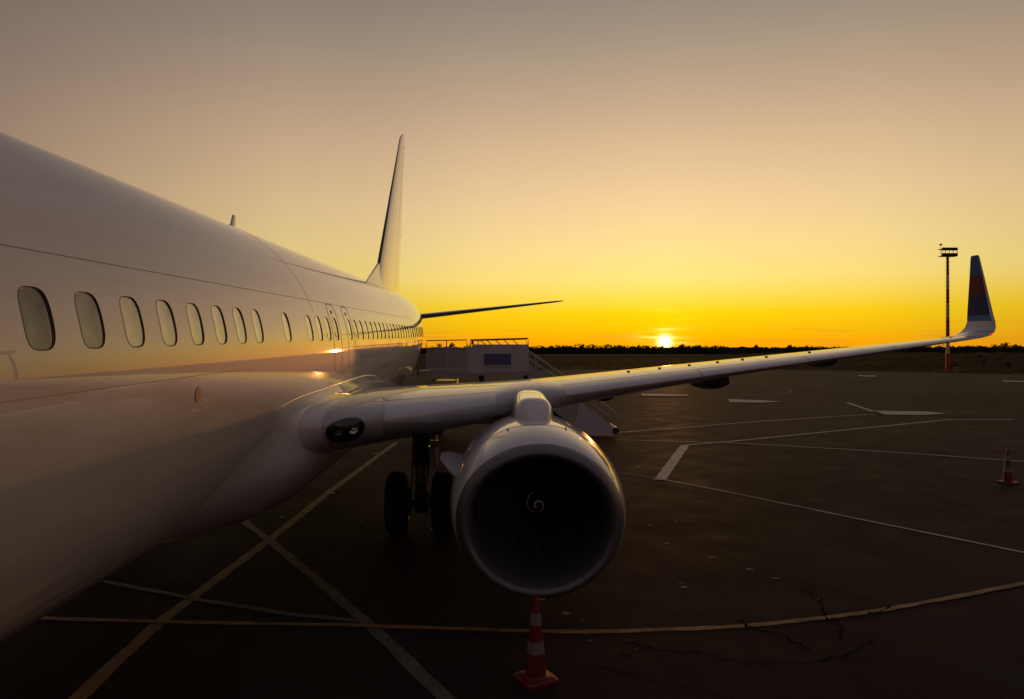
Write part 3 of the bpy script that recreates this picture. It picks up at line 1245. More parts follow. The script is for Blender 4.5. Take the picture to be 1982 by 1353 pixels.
# chine on the inboard side of the cowl
mb = MB()
a = radians(161)
rad = Vector((cos(a), 0, sin(a) * .98))
base = Vector((EX, 0, EZ)) + Vector((1.055 * cos(a), 0, 1.055 * .90 * sin(a)))
outl = [(8.98, -.03), (9.45, .15), (9.85, .27), (10.25, .29), (10.60, .20), (10.75, -.05)]
nn = Vector((0, 1, 0)).cross(rad).normalized()
vs = [base + Vector((0, y, 0)) + rad * r + nn * s * .009 for s in (1, -1) for y, r in outl]
n6 = len(outl)
mb.add(vs, [tuple(range(n6)), tuple(range(2 * n6 - 1, n6 - 1, -1))] + [(i, i + n6, (i + 1) % n6 + n6, (i + 1) % n6) for i in range(n6)])
eng(mb, "cowl_chine", WHITE2, 30)
# drain mast under the cowl, hoist points on top
mb = MB()
mb.box((EX + .02, 9.3, EZ - 1.02), (.05, .16, .12))
eng(mb, "drain_mast", DARK_STEEL, 0)
for dx, yy in ((-.50, 9.25), (.52, 9.3), (-.36, 9.0), (.36, 9.05)):
    a = acos(dx / 1.062)
    mb = MB()
    p = Vector((EX + dx, yy, EZ + 1.062 * .9 * sin(a)))
    mb.box(p, (.012, .11, .016), Matrix.Rotation(-(pi / 2 - a) * 1.0, 3, 'Y'))
    eng(mb, "cowl_latch", SEAM_D, 0)


# ---- tail
def sym_sec(le, te, tk, pos):
    out = []
    c = te - le
    for t in TS:
        xc = t * t
        h = naca(xc) * tk * c * .5 * (1 if t > 0 else -1)
        out.append(pos(le + c * xc, h))
    return out


def fin():
    secs = []
    for z in (1.1, 1.8, 2.45, 3.6, 5.0, 6.4, 7.6, 8.45, 8.7, 8.84):
        le = 26.0 + (z - 2.45) * .97
        te = 31.4 + (z - 1.6) * .268
        if z > 8.5: le += (z - 8.5) * 1.6
        secs.append(sym_sec(le, te, .105, lambda y, h, z=z: Vector((h, y, z))))
    mb = MB()
    def mf(i, j): return 1 if abs(TS[min(j, len(TS) - 1)]) < .12 and i >= 2 else 0
    mb.loft(secs, True, True, True, mfun=mf)
    f = apart(mb, "tail_fin", [WHITE, DARK_STEEL], 50)
    # rudder hinge line and lights
    secs = []
    mb = MB()
    for z in (1.9, 5.0, 8.3):
        le = 26.0 + (z - 2.45) * .97
        te = 31.4 + (z - 1.6) * .268
        c = te - le
        y = le + c * .70
        h = naca(.70) * .105 * c * .5
        secs.append([Vector((h - .002, y - .008, z)), Vector((h + .004, y - .008, z)), Vector((h + .002, y + .008, z)), Vector((h - .004, y + .008, z))])
    mb.loft(secs)
    apart(mb, "rudder_hinge_line", SEAM, 30, f)
    # dorsal fin
    mb = MB()
    secs = []
    for i in range(9):
        s = i / 8
        y = 22.4 + (26.35 - 22.4) * s
        zt = 1.52 + (2.62 - 1.52) * max(0, (s - .18) / .82) ** 1.0
        w = .05 + .13 * s
        secs.append([Vector((w * 1.1, y, 1.30)), Vector((w * .7, y, (1.3 + zt) / 2)), Vector((w * .22, y, zt - .015)), Vector((0, y, zt)),
                     Vector((-w * .22, y, zt - .015)), Vector((-w * .7, y, (1.3 + zt) / 2)), Vector((-w * 1.1, y, 1.30))])
    mb.loft(secs)
    apart(mb, "dorsal_fin", WHITE2, 40)
    for z, dy in ((8.35, .03), (8.0, .03), (7.5, .03), (4.3, .03)):
        mb = MB()
        te = 31.4 + (z - 1.6) * .268
        mb.tube([(0, te - .05, z), (0, te + .12, z)], .012, 6)
        apart(mb, "static_wick", BLACK, 0)


fin()


def stab(side):
    secs = []
    for s in (0, .25, .5, .75, .94, .985, 1.0):
        x = .55 + (7.18 - .55) * s
        le = 28.9 + 4.5 * s + (0.25 if s == 1.0 else 0.08 if s == .985 else 0)
        te = 33.3 + 1.45 * s
        z = .70 + .86 * s
        secs.append(sym_sec(le, te, .095 * (1 if s < .98 else .6), lambda y, h, x=x, z=z: Vector((x * side, y, z + h))))
    mb = MB()
    mb.loft(secs, True, True, True, mfun=lambda i, j: 1 if abs(TS[min(j, len(TS) - 1)]) < .22 else 0)
    apart(mb, "tailplane", [WING_GREY, SLAT], 50)


stab(1)
stab(-1)


# ---- main landing gear
def gear(side):
    g = empty("landing_gear", -ORG)
    g.parent = plane
    def b(mb, name, m, smooth=40): return mb.build(name, m, g, smooth)
    X, Y = 2.86 * side, 13.3
    zc_ = -3.6 + .57
    mb = MB()
    mb.tube([(X, Y + .05, -1.15), (X, Y + .02, -2.25)], .135, 16)
    mb.tube([(X, Y + .02, -2.2), (X, Y + .02, -2.35)], .155, 16)
    b(mb, "oleo_strut", DARK_STEEL)
    mb = MB()
    mb.tube([(X, Y + .02, -2.3), (X, Y, -2.95)], .075, 16)
    b(mb, "piston", CHROME)
    mb = MB()
    mb.tube([(X - .62, Y, zc_), (X + .62, Y, zc_)], .07, 14)
    mb.tube([(X, Y, zc_ + .18), (X, Y, zc_ - .16)], .12, 14)
    b(mb, "axle", DARK_STEEL)
    mb = MB()
    mb.tube([(X, Y, -1.75), (X - .95 * side, Y, -1.2)], .055, 10)
    b(mb, "side_brace", STEEL)
    mb = MB()
    mb.tube([(X + .02, Y - .02, -1.55), (X + .5 * side, Y + .75, -1.0)], .06, 10)
    b(mb, "drag_brace", STEEL)
    mb = MB()
    for z0, z1, y1 in ((-2.30, -2.58, -.30), (-2.90, -2.60, -.30)):
        mb.tube([(X - .09, Y - .10, z0), (X - .03, Y + y1 * 1.0, z1)], .028, 8)
        mb.tube([(X + .09, Y - .10, z0), (X + .03, Y + y1 * 1.0, z1)], .028, 8)
    mb.tube([(X - .09, Y - .30, -2.59), (X + .09, Y - .30, -2.59)], .035, 8)
    b(mb, "torsion_link", STEEL)
    mb = MB()
    mb.tube([(X + .13 * side, Y - .12, -1.5), (X + .14 * side, Y - .14, -2.4), (X + .08 * side, Y - .16, -2.75), (X + .20 * side, Y - .12, -3.0)], .014, 6)
    mb.tube([(X - .12 * side, Y - .12, -1.6), (X - .15 * side, Y - .15, -2.5), (X - .2 * side, Y - .12, -3.0)], .014, 6)
    b(mb, "brake_hose", BLACK)
    mb = MB()
    c = Vector((X + .34 * side, Y - .55, -1.62))
    secs = [[c + Vector((cos(2 * pi * i / 20) * r, d, sin(2 * pi * i / 20) * r)) for i in range(20)] for r, d in ((.11, .3), (.11, -.02), (.095, -.03), (.07, -.01), (.05, -.02), (.01, -.02))]
    mb.loft(secs)
    b(mb, "actuator_cap", STEEL)
    # outer gear door hanging on the leg
    mb = MB()
    mb.prism([(Y - .42, -1.35), (Y + .42, -1.3), (Y + .40, -2.15), (Y + .1, -2.45), (Y - .30, -2.3)], 0, X + .26 * side, X + .285 * side)
    b(mb, "gear_door", WHITE2, 0)
    mb = MB()
    mb.box((X + .27, Y - .42, -1.90), (.14, .05, .12))
    mb.box((X + .18, Y - .30, -1.98), (.10, .22, .04))
    b(mb, "door_link", CHROME, 0)
    prof = [(-.205, .30), (-.20, .44), (-.185, .505), (-.15, .545), (-.10, .563), (-.045, .570), (-.04, .562), (-.032, .562), (-.027, .571), (.027, .571),
            (.032, .562), (.04, .562), (.045, .570), (.10, .563), (.15, .545), (.185, .505), (.20, .44), (.205, .30)]
    for dx in (-.41, .41):
        mb = MB()
        mb.loft([[Vector((X + dx + u, Y + r * cos(2 * pi * i / 48), zc_ + r * sin(2 * pi * i / 48))) for i in range(48)] for u, r in prof], True, False, False)
        b(mb, "tyre", RUBBER, 40)
        mb = MB()
        rp = [(-.19, .305), (-.17, .28), (-.12, .26), (-.09, .14), (-.13, .10), (-.13, .01), (.13, .01), (.13, .10), (.09, .14), (.12, .26), (.17, .28), (.19, .305)]
        mb.loft([[Vector((X + dx + u, Y + r * cos(2 * pi * i / 32), zc_ + r * sin(2 * pi * i / 32))) for i in range(32)] for u, r in rp], True, False, False)
        b(mb, "wheel_rim", STEEL, 40)


gear(1)
gear(-1)


# ------------------------------------------------------------------ passenger stair truck
def stair_truck():
    Y0, Y1 = 27.9, 29.5
    root = empty("stair_truck", (5.0, 28.7, 0.0))
    tag(root, "pale passenger stair truck with its platform at the rear cabin door behind the wing", "stair truck")
    O = Vector((5.0, 28.7, 0.0))
    def b(mb, name, m, smooth=30, parent=None):
        if parent is None:
            return mb.build(name, m, root, smooth, loc=-O)
        return mb.build(name, m, parent, smooth)
    zf = 2.56
    # platform
    mb = MB(); mb.box((3.25, 28.7, zf - .06), (4.1, 1.62, .12)); mb.box((3.25, Y0 - .02, zf - .08), (4.1, .05, .18)); b(mb, "platform", STAIR_GREY)
    mb = MB()
    mb.tube([(1.22, Y0 - .02, zf - .08), (1.22, Y1 + .02, zf - .08)], .09, 10)
    b(mb, "door_bumper", BLACK)
    # near side panels: two framed grey leaves, then the white box panel
    for x0, x1 in ((1.50, 2.24), (2.28, 3.0)):
        mb = MB()
        mb.prism([(x0 + .0, zf + .06), (x1, zf + .06), (x1 + .04, 3.42), (x0 + .04, 3.42)], 1, Y0, Y0 + .03)
        p = b(mb, "guard_panel", STAIR_GREY, 0)
        mb = MB()
        for a_, c_ in (((x0, zf + .06), (x0 + .04, 3.42)), ((x0 + .04, 3.42), (x1 + .04, 3.42)), ((x1 + .04, 3.42), (x1, zf + .06)), ((x0, zf + .06), (x1, zf + .06))):
            mb.tube([(a_[0], Y0 - .015, a_[1]), (c_[0], Y0 - .015, c_[1])], .022, 8)
        b(mb, "panel_frame", STAIR_WHITE, 40, p)
    mb = MB()
    mb.prism([(3.06, zf - .10), (5.36, zf - .02), (5.36, 3.56), (3.24, 3.56)], 1, Y0 - .06, Y0)
    sp_ = b(mb, "side_panel", STAIR_WHITE, 0)
    mb = MB(); mb.box((4.18, Y0 - .065, 3.0), (1.02, .012, .42)); s_ = b(mb, "sign_board", SIGN_BLUE, 0, sp_)
    mb = MB()
    for r_ in range(3):
        for q in range(6):
            mb.box((3.80 + q * .15, Y0 - .074, 3.12 - r_ * .11), (.10, .006, .05))
    b(mb, "sign_lettering", SIGN_PALE, 0, sp_)
    mb = MB(); mb.box((4.18, Y0 - .066, 2.73), (1.05, .012, .05)); b(mb, "sign_ledge", STAIR_GREY, 0, sp_)
    # far side panel
    mb = MB(); mb.box((3.4, Y1, 3.0), (3.9, .04, .9)); b(mb, "far_panel", STAIR_GREY, 0)
    # rails over the panels
    mb = MB()
    for x0, x1, z in ((1.50, 3.02, 3.70),):
        mb.tube([(x0, Y0, 3.42), (x0, Y0, z), (x1, Y0, z + .03), (x1, Y0, 3.42)], .02, 8)
        mb.tube([((x0 + x1) / 2, Y0, 3.42), ((x0 + x1) / 2, Y0, z + .015)], .018, 8)
    b(mb, "guard_rail", RAIL_RED, 40)
    mb = MB()
    mb.tube([(3.16, Y0, 3.5), (3.16, Y0, 3.73), (5.34, Y0, 3.79), (5.34, Y0, 3.5)], .024, 8)
    mb.tube([(3.20, Y1, 3.4), (3.20, Y1, 3.73), (5.34, Y1, 3.79), (5.34, Y1, 3.4)], .024, 8)
    for x in (3.5, 3.75, 4.1, 4.45, 4.8):
        mb.tube([(x, Y1, 3.74), (x + .26, Y1, 3.5)], .02, 6)
    mb.tube([(3.45, Y0, 3.5), (3.45, Y0, 3.74)], .02, 6)
    b(mb, "guard_rail", RAIL_RED, 40)
    mb = MB(); mb.box((3.24, Y0 + .02, 3.64), (.10, .08, .16)); b(mb, "warning_lamp", mat("lamp_red", (.6, .02, .02), .3), 0)
    # flight
    xa, za, xb, zb = 5.36, 2.56, 8.55, .28
    n = 13
    for i in range(n):
        s = (i + .5) / n
        mb = MB(); mb.box((xa + (xb - xa) * s, 28.7, za + (zb - za) * s - .02), (.28, 1.3, .04)); b(mb, "step", STEEL, 0)
    for yy in (Y0, Y1):
        mb = MB()
        mb.prism([(5.36, 2.84), (8.52, .50), (8.55, .12), (7.0, 0.52), (5.36, 1.75)], 1, yy - .03, yy + .03)
        st_ = b(mb, "stringer", STAIR_GREY, 0)
        mb = MB()
        mb.prism([(7.25, 1.44), (8.50, .52), (8.56, .10), (6.92, .14), (7.18, .86)], 1, yy - .05, yy - .03)
        b(mb, "skirt_panel", STAIR_WHITE, 0, st_)
        mb = MB()
        mb.tube([(5.38, yy, 3.30), (5.9, yy, 2.95), (8.66, yy, .98), (8.68, yy, .60)], .022, 8)
        mb.tube([(5.38, yy, 3.03), (8.45, yy, .82)], .018, 8)
        for s in (.08, .4, .72, .97):
            x = 5.42 + (8.6 - 5.42) * s
            mb.tube([(x, yy, 3.28 - s * 2.28), (x, yy, 2.80 - s * 2.3)], .018, 6)
        b(mb, "handrail", STAIR_RAIL, 40)
    mb = MB(); mb.tube([(8.64, Y0 - .02, .30), (8.64, Y1 + .02, .30)], .13, 12); b(mb, "rear_bumper", BLACK, 40)
    # lift frame, chassis, cab, wheels
    mb = MB()
    for yy in (28.1, 29.3):
        mb.tube([(3.55, yy, zf - .1), (3.9, yy, 1.2)], .06, 8)
        mb.tube([(3.62, yy, 1.2), (3.50, yy, zf - .1)], .05, 8)
        mb.tube([(5.2, yy, zf - .15), (6.1, yy, 1.0)], .07, 8)
    b(mb, "lift_frame", DARK_STEEL, 40)
    mb = MB()
    mb.prism([(2.6, .55), (7.2, .55), (7.2, .95), (5.4, 1.25), (3.4, 1.25), (3.3, 1.05), (2.6, 1.05)], 1, 28.0, 29.4)
    b(mb, "chassis", DARK_STEEL, 0)
    mb = MB()
    mb.prism([(.95, .45), (2.75, .45), (2.75, 1.86), (2.62, 2.20), (1.86, 2.20), (1.72, 2.12), (1.30, 1.28), (.98, 1.15)], 1, 28.0, 29.4)
    cab = b(mb, "cab", CAB_CREAM, 0)
    mb = MB()
    mb.prism([(1.42, 1.32), (2.60, 1.32), (2.56, 1.84), (1.88, 1.84)], 1, 27.985, 28.0)
    b(mb, "cab_window", LENS, 0, cab)
    mb = MB()
    mb.tube([(1.66, 27.98, 2.12), (1.84, 27.98, 2.26), (2.55, 27.98, 2.26), (2.70, 27.98, 2.18), (2.78, 27.98, 1.90)], .03, 8)
    b(mb, "roof_rail", CHROME, 40, cab)
    for x in (1.75, 6.2):
        for yy in (28.12, 29.28):
            mb = MB()
            prof = [(-.12, .22), (-.12, .36), (-.08, .40), (.08, .40), (.12, .36), (.12, .22), (.05, .20), (.05, .02)]
            mb.loft([[Vector((x + r * cos(2 * pi * i / 28), yy + (u if yy > 28.7 else -u), .40 + r * sin(2 * pi * i / 28))) for i in range(28)] for u, r in prof], True, True, True)
            b(mb, "wheel", RUBBER, 40)


stair_truck()


# ------------------------------------------------------------------ traffic cones
def cone(loc, rot, h, label, tilt=0.0):
    root = empty("traffic_cone", loc, (tilt, 0, rot))
    tag(root, label, "traffic cone", "traffic cones on the apron")
    r0, r1 = .122 * h / .9, .028 * h / .9
    def rr(z): return r0 + (r1 - r0) * (z / h)
    mb = MB()
    s = .19 * h / .9
    def oct_(k, z):
        a = s * k; c = a * .80
        return [Vector(p) for p in ((c, -a, z), (a, -c, z), (a, c, z), (c, a, z), (-c, a, z), (-a, c, z), (-a, -c, z), (-c, -a, z))]
    mb.loft([oct_(1.0, 0), oct_(1.0, .03), oct_(.94, .042), oct_(.70, .05)])
    mb.build("base", CONE_RED, root, 30)
    mb = MB()
    zs = [.045, .06, .09] + [h * k for k in (.2, .4, .6, .8, .97, 1.0)]
    mb.loft([[Vector(((rr(z) * (1.18 if z < .05 else 1) * (.8 if z == h else 1)) * cos(2 * pi * i / 28), (rr(z) * (1.18 if z < .05 else 1) * (.8 if z == h else 1)) * sin(2 * pi * i / 28), z)) for i in range(28)] for z in zs])
    mb.build("cone_body", CONE_RED, root, 40)
    for z0, z1 in ((.33, .47), (.66, .80)):
        mb = MB()
        mb.loft([[Vector(((rr(z * h) + d) * cos(2 * pi * i / 28), (rr(z * h) + d) * sin(2 * pi * i / 28), z * h)) for i in range(28)] for z, d in ((z0, 0), (z0, .004), (z1, .004), (z1, 0))], True, False, False)
        mb.build("reflective_band", CONE_WHITE, root, 40)


cone(gp(1037, 1316), radians(28), .85, "red and white traffic cone standing in front of the engine inlet")
cone(gp(1951, 935), radians(12), .86, "small red and white traffic cone out on the open apron beside a painted line")


# ------------------------------------------------------------------ floodlight mast
def mast():
    p = gp(1834.5, 718.5)
    root = empty("floodlight_mast", (p.x, p.y, 0))
    tag(root, "tall red and white banded floodlight mast at the edge of the apron", "light mast")
    bands = [(0, 2.9, 1), (2.9, 5.6, 0), (5.6, 8.8, 1), (8.8, 11.3, 0), (11.3, 13.6, 1), (13.6, 16.0, 0), (16.0, 19.0, 1)]
    def r(z): return .30 - .10 * z / 19
    for z0, z1, k in bands:
        mb = MB()
        mb.tube([(0, 0, z0), (0, 0, z1)], [r(z0), r(z1)], 14)
        mb.build("pole", RED_PAINT if k else POLE_WHITE, root, 40)
    mb = MB()
    z = 1.6
    while z < 18.8:
        mb.tube([(-r(z) - .26, 0, z), (r(z) + .26, 0, z)], .025, 5)
        z += .66
    mb.build("climbing_rungs", DARK_STEEL, root, 0)
    mb = MB()
    for zz in (19.05, 20.25):
        for yy in (-.5, .5):
            mb.tube([(-1.3, yy, zz), (1.3, yy, zz)], .05, 6)
        for xx in (-1.3, 1.3):
            mb.tube([(xx, -.5, zz), (xx, .5, zz)], .05, 6)
    for xx in (-1.3, -.65, 0, .65, 1.3):
        mb.tube([(xx, -.5, 19.05), (xx, -.5, 20.25)], .04, 6)
    mb.box((0, 0, 19.05), (2.5, .9, .06))
    mb.build("head_frame", DARK_STEEL, root, 30)
    for zz in (19.28, 20.20):
        for xx in (-.98, -.33, .33, .98):
            mb = MB()
            mb.box((xx, -.62, zz), (.60, .26, .46), Matrix.Rotation(radians(25), 3, 'X'), taper=.85)
            mb.build("floodlight", DARK_STEEL, root, 20)
    mb = MB()
    mb.tube([(-1.15, 0, 19.1), (-1.15, 0, 21.0)], .025, 6)
    mb.box((-1.15, 0, 21.0), (.36, .2, .26))
    mb.build("obstruction_lamp", DARK_STEEL, root, 20)
    mb = MB()
    mb.box((1.3, -.2, .35), (.7, .5, .7))
    mb.box((1.3, -.2, .74), (.8, .6, .08))
    mb.build("switch_cabinet", FAIRING_GREY, root, 0)


mast()


# ------------------------------------------------------------------ painted lines, cracks, chips
def ribbon(name, pix, width, m, z=0.004, jag=0.012, step=0.35, ends=True, seed=0):
    """a painted line through ground points seen at these pixels of the photograph, laid out in metres on the apron"""
    rnd = random.Random(seed + int(pix[0][0]))
    P = [gp(a, b) for a, b in pix]
    pts = []
    for i in range(len(P) - 1):
        L_ = (P[i + 1] - P[i]).length
        k = max(1, min(160, int(L_ / step)))
        pts += [P[i].lerp(P[i + 1], j / k) for j in range(k)]
    pts.append(P[-1])
    mb = MB()
    secs = []
    for i, p in enumerate(pts):
        a = pts[max(i - 1, 0)]; c = pts[min(i + 1, len(pts) - 1)]
        t = (c - a); t.z = 0; t.normalize()
        s = Vector((t.y, -t.x, 0))
        w = width[0] + (width[1] - width[0]) * i / len(pts) if isinstance(width, tuple) else width
        l = p + s * (w / 2 + rnd.uniform(-jag, jag)); r_ = p - s * (w / 2 + rnd.uniform(-jag, jag))
        secs.append((Vector((l.x, l.y, z)), Vector((r_.x, r_.y, z))))
    vs = [q for s_ in secs for q in s_]
    mb.add(vs, [(2 * i, 2 * i + 1, 2 * i + 3, 2 * i + 2) for i in range(len(secs) - 1)])
    o = mb.build(name, m, None, 0, fix=False)
    # faces up
    return tag(o, kind='structure')


def smooth_px(pts, k=8):
    out = []
    n = len(pts)
    for i in range(n - 1):
        p0, p1, p2, p3 = pts[max(i - 1, 0)], pts[i], pts[i + 1], pts[min(i + 2, n - 1)]
        for j in range(k):
            t = j / k
            out.append(tuple(.5 * (2 * p1[c] + (p2[c] - p0[c]) * t + (2 * p0[c] - 5 * p1[c] + 4 * p2[c] - p3[c]) * t * t + (3 * p1[c] - p0[c] - 3 * p2[c] + p3[c]) * t**3) for c in (0, 1)))
    out.append(pts[-1])
    return out


ribbon("painted_line", [(120, 1380), (310, 1203), (520, 1046), (640, 950), (768, 856)], .17, PAINT_Y, .004)
ribbon("painted_line", [(440, 985), (520, 1046), (640, 1145), (760, 1252), (880, 1372)], .16, PAINT_F, .008)
ribbon("painted_line", [(200, 1126), (400, 1165), (560, 1190), (720, 1206)], .11, PAINT_F, .012)
ribbon("painted_line", smooth_px([(60, 1198), (340, 1206), (700, 1213), (1050, 1224), (1180, 1224), (1430, 1214), (1640, 1192), (1800, 1166), (2010, 1125)]), .105, PAINT_Y, .016)
ribbon("painted_line", [(1277, 929), (1326, 862)], .30, PAINT_W, .004)
ribbon("painted_line", [(1322, 862), (1420, 854), (1560, 840), (1700, 826), (1840, 812), (1960, 812)], .17, PAINT_W, .008)
ribbon("painted_line", [(1275, 927), (1400, 951), (1500, 972), (1700, 1013), (2010, 1076)], .09, PAINT_W, .012)
ribbon("painted_line", [(1210, 916), (1275, 927)], .07, PAINT_F, .004)
ribbon("painted_line", [(1194, 852), (1420, 858), (1700, 874), (2010, 896)], .11, PAINT_W, .016)
ribbon("painted_line", [(1190, 838), (1300, 830), (1480, 815), (1692, 802)], .16, PAINT_W, .012)
ribbon("painted_line", smooth_px([(1410, 744), (1480, 748), (1522, 753), (1530, 757), (1510, 762), (1410, 765)]), .16, PAINT_F, .008)
ribbon("painted_line", [(1640, 780), (1690, 797)], .25, PAINT_W, .02)
for pl in ([(1240, 770), (1420, 771)], [(1580, 778), (1700, 777)], [(1630, 796), (1690, 798)], [(1860, 800), (1990, 796)], [(1560, 790), (1480, 789)]):
    ribbon("painted_line", pl, .10, PAINT_F, .02)


def ground_poly(name, pix, m, z):
    mb = MB()
    P = [gp(a, b) for a, b in pix]
    mb.add([(p.x, p.y, z) for p in P] , [tuple(range(len(P)))])
    o = mb.build(name, m, None, 0, fix=False)
    if o.data.polygons[0].normal.z < 0:
        o.data.flip_normals()
    return tag(o, kind='structure')


ground_poly("painted_marking", [(1241, 762), (1332, 764.5), (1330, 767), (1243, 767)], PAINT_W, .024)
ground_poly("painted_marking", [(1410, 773), (1470, 775), (1513, 778), (1470, 780), (1412, 779)], PAINT_W, .024)
ground_poly("painted_marking", [(1690, 795), (1720, 796.5), (1790, 797), (1832, 801), (1790, 804), (1712, 803)], PAINT_W, .024)
ground_poly("painted_marking", [(1660, 726.3), (1698, 727.5), (1690, 729.3), (1662, 728.2)], PAINT_W, .024)
ground_poly("painted_marking", [(1940, 736.5), (1990, 738), (1990, 740), (1942, 739)], PAINT_W, .024)
rnd = random.Random(5)
for px, py, sx in ((640, 954, 14), (1096, 1188, 16), (1258, 1017, 9), (1310, 1010, 7), (1325, 1137, 14), (1316, 1130, 6), (545, 1001, 9), (1045, 1161, 16),
                   (1235, 904, 6), (1290, 1052, 12), (1378, 1080, 10), (1450, 1102, 12), (1500, 1119, 14), (1585, 1160, 9), (1130, 1200, 7), (1143, 1240, 8),
                   (725, 878, 9), (835, 1025, 9), (1232, 1256, 6), (700, 1008, 7)):
    q = []
    for i in range(11):
        a = 2 * pi * i / 11
        q.append((px + sx * .9 * cos(a) * rnd.uniform(.25, 1.0), py + sx * .20 * sin(a) * rnd.uniform(.15, 1.0)))
    ground_poly("paint_fragment", q, CHIP, .006)


def wander(pts, amp, k, seed):
    r_ = random.Random(seed)
    out = []
    for (a, b), (c, d) in zip(pts, pts[1:]):
        for j in range(k):
            t = j / k
            out.append((a + (c - a) * t + r_.uniform(-amp, amp), b + (d - b) * t + r_.uniform(-amp, amp) * .45))
    out.append(pts[-1])
    return out


for i, (pts, w) in enumerate((([(1205, 1245), (1270, 1260), (1345, 1266), (1440, 1284), (1560, 1288)], .035),
                              ([(1430, 1203), (1450, 1217), (1510, 1232), (1570, 1262)], .05),
                              ([(1548, 1140), (1590, 1163), (1598, 1200), (1630, 1214), (1622, 1240)], .035),
                              ([(1598, 1202), (1668, 1196), (1720, 1178), (1640, 1150), (1500, 1120)], .03),
                              ([(1560, 1288), (1640, 1270), (1690, 1240)], .03),
                              ([(1150, 1290), (1300, 1330), (1420, 1353)], .03),
                              ([(1205, 1265), (1222, 1275)], .05))):
    ribbon("crack", wander(pts, 5, 9, i), w * .65, TAR, .02, jag=w * .35, step=.06, seed=i)


# ------------------------------------------------------------------ vegetation
def on_ground(px, py):
    """where the line of sight meets the terrain beyond the apron"""
    d = ray(px, py)
    s = 60.0
    while s < 900:
        p = CAM + d * s
        if p.z <= bank_h(p.x, p.y):
            return Vector((p.x, p.y, bank_h(p.x, p.y)))
        s += 1.0
    p = CAM + d * 320
    return Vector((p.x, p.y, bank_h(p.x, p.y)))


def leaf_cloud(mb, c, rx, ry, rz, n, size, rnd, mi=0, hollow=.35):
    for _ in range(n):
        while True:
            u = Vector((rnd.uniform(-1, 1), rnd.uniform(-1, 1), rnd.uniform(-1, 1)))
            if hollow < u.length < 1: break
        p = Vector(c) + Vector((u.x * rx, u.y * ry, u.z * rz))
        a = Vector((rnd.gauss(0, 1), rnd.gauss(0, 1), rnd.gauss(0, 1))).normalized()
        b_ = a.cross(Vector((rnd.gauss(0, 1), rnd.gauss(0, 1), rnd.gauss(0, 1)))).normalized()
        s = size * rnd.uniform(.5, 1.3)
        mb.add([p - a * s, p + b_ * s * .55, p + a * s, p - b_ * s * .55], [(0, 1, 2, 3)], mi)


def tree(px, Y, px_w, v_top, v_base, label, seed, m=LEAF, sparse=False):
    rnd = random.Random(seed)
    base = at(px, v_base, Y)
    base.z = bank_h(base.x, base.y) - .05
    k = Y / F_PX
    top = CAM.z + (680 - v_top) * k
    H = max(1.2, top - base.z)
    Wd = px_w * k / 2
    root = empty("tree", base)
    tag(root, label, "tree", "trees standing up from the far horizon")
    mb = MB()
    r0 = max(.06, H * .035)
    mb.tube([(0, 0, 0), (.03 * H, 0, H * .3), (-.02 * H, .02 * H, H * .6), (.02 * H, 0, H * .85)], [r0, r0 * .75, r0 * .45, r0 * .15], 7)
    lobes = []
    for i in range(9 if sparse else 7):
        a = rnd.uniform(0, 2 * pi)
        rr_ = rnd.uniform(.25, .8) * Wd
        z = H * rnd.uniform(.45, .88)
        e = Vector((cos(a) * rr_, sin(a) * rr_, z))
        mb.tube([(0, 0, H * rnd.uniform(.25, .45)), e * .6 + Vector((0, 0, H * .12)), e], [r0 * .4, r0 * .25, r0 * .08], 5)
        lobes.append(e)
    mb.build("trunk", BARK, root, 40)
    mb = MB()
    for e in lobes + [Vector((0, 0, H * .8))]:
        q = rnd.uniform(.3, .5) * (0.75 if sparse else 1.25)
        leaf_cloud(mb, e, Wd * q, Wd * q, H * q * .42, 45 if sparse else 150, Wd * (.085 if sparse else .11), rnd, hollow=0.0)
    mb.build("crown", m, root, 0, fix=False)


tree(1945, 300, 23, 662, 684, "sparse bare looking tree standing alone on the skyline right of the winglet", 1, LEAF2, True)
tree(1902, 290, 18, 674, 684, "round dense tree on the bank just under the winglet tip", 2)
tree(1916, 285, 12, 677, 684, "small low tree between the round tree and the lone sparse tree", 3)
tree(1926, 300, 10, 677, 684, "narrow bush like tree left of the lone sparse tree", 4)
tree(1320, 830, 10, 665, 681, "taller tree on the far treeline right of the setting sun", 5)
tree(1462, 830, 12, 667, 681, "pointed tree on the far treeline above the middle of the wing", 6)
tree(1528, 820, 14, 667, 681, "broad tree on the far treeline above the outer wing", 7)
tree(1560, 815, 10, 669, 681, "small clump topped tree on the far treeline right of the broad tree", 8)
tree(1126, 850, 10, 666, 681, "taller tree on the far treeline right of the stair truck", 9)
tree(874, 850, 12, 663, 681, "round tree on the far treeline above the grey stair panels", 10)
tree(850, 850, 10, 664, 681, "tree on the far treeline beside the rear fuselage", 11)


def bush(px, py, w, h, label, seed):
    rnd = random.Random(seed)
    p = on_ground(px, py)
    k = p.y / F_PX
    root = empty("bush", p)
    tag(root, label, "bush", "bushes on the grassy bank")
    mb = MB()
    for i in range(4):
        a = rnd.uniform(0, 6.28)
        mb.tube([(0, 0, -.1), (cos(a) * w * k * .15, sin(a) * w * k * .15, h * k * .5)], [.06, .02], 5)
    mb.build("stem", BARK, root, 0)
    mb = MB()
    for i in range(5):
        leaf_cloud(mb, (rnd.uniform(-.25, .25) * w * k, rnd.uniform(-.25, .25) * w * k, h * k * rnd.uniform(.3, .65)), w * k * .3, w * k * .3, h * k * .34, 110, .05 * w * k, rnd, hollow=0)
    mb.build("foliage", LEAF, root, 0, fix=False)


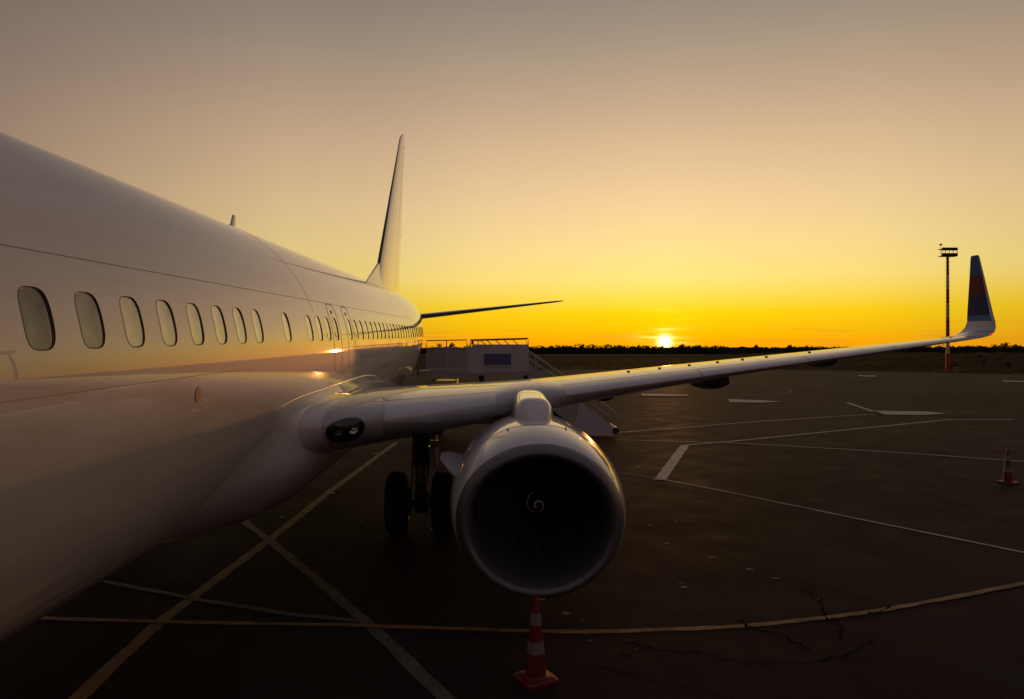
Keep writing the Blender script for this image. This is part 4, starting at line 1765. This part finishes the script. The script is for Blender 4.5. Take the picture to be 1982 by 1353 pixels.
bush(1953, 712, 14, 13, "rounded dark bush on the bank at the right edge below the lone tree", 1)
bush(1904, 705, 10, 8, "small dark bush on the bank below the winglet", 2)
bush(1848, 712, 16, 8, "low dark bush beside the foot of the floodlight mast", 3)
bush(1896, 692, 9, 5, "small bush high on the bank under the winglet tip", 4)


def treeline():
    rnd = random.Random(11)
    mb = MB()
    # far wood: one uneven mass
    x = -420.0
    while x < 760:
        y = rnd.uniform(840, 900)
        h = rnd.uniform(7.6, 10.4) * (1 + .10 * sin(x * .013) + .08 * sin(x * .05 + 2))
        w = rnd.uniform(3.5, 8.0)
        leaf_cloud(mb, (x, y, h * .5), w, 4, h * .5, 70, 1.25, rnd, hollow=.1)
        for _ in range(3):
            leaf_cloud(mb, (x + rnd.uniform(-w, w), y, h * rnd.uniform(.72, .98)), w * .35, 3, h * .10, 14, .75, rnd, hollow=0)
        x += w * .62
    # solid undergrowth so no light shows through low down
    xs = [-460 + i * 3.1 for i in range(410)]
    top = [(xx, 885, 8.0 + .5 * sin(xx * .09) + rnd.uniform(-.7, .7)) for xx in xs]
    secs = [[Vector((xx, 870, -.2)), Vector((xx, 876, tz - 1.2)), Vector((xx, 885, tz)), Vector((xx, 905, tz - 1)), Vector((xx, 912, -.2))] for (xx, _, tz) in top]
    mb.loft(secs)
    tag(mb.build("treeline", LEAF, None, 0, fix=False), kind='stuff')
    # scrub along the near bank on the right
    mb = MB()
    x = 60.0
    rnd = random.Random(12)
    for _ in range(70):
        x = rnd.uniform(70, 330)
        y = rnd.uniform(190, 420)
        if bank_h(x, y) < 1.0: continue
        h = rnd.uniform(.35, 1.15)
        w = rnd.uniform(.8, 2.4)
        leaf_cloud(mb, (x, y, bank_h(x, y) + h * .4), w * 1.6, w * 1.6, h * .5, 60, .30, rnd, hollow=0)
    tag(mb.build("scrub_undergrowth", SCRUB, None, 0, fix=False), kind='stuff')
    # rough grass tufts near the apron edge
    mb = MB()
    for _ in range(5200):
        x = rnd.uniform(-10, 190)
        y = rnd.uniform(96, 230)
        # outside the apron
        e = lerp1d([(-260, 119), (-60, 127), (10, 132), (40, 139), (52, 135), (62, 125), (79, 103), (112, 53), (200, -30)])(x)
        if y < e + .4: continue
        z = bank_h(x, y)
        h = rnd.uniform(.04, .16)
        a = rnd.uniform(0, pi)
        w = rnd.uniform(.1, .45)
        mb.add([(x - cos(a) * w, y - sin(a) * w, z - .02), (x + cos(a) * w, y + sin(a) * w, z - .02), (x + cos(a) * w * .3 + rnd.uniform(-.1, .1), y + sin(a) * w * .3, z + h)], [(0, 1, 2)])
    tag(mb.build("rough_grass", GRASS, None, 0, fix=False), kind='stuff')


treeline()
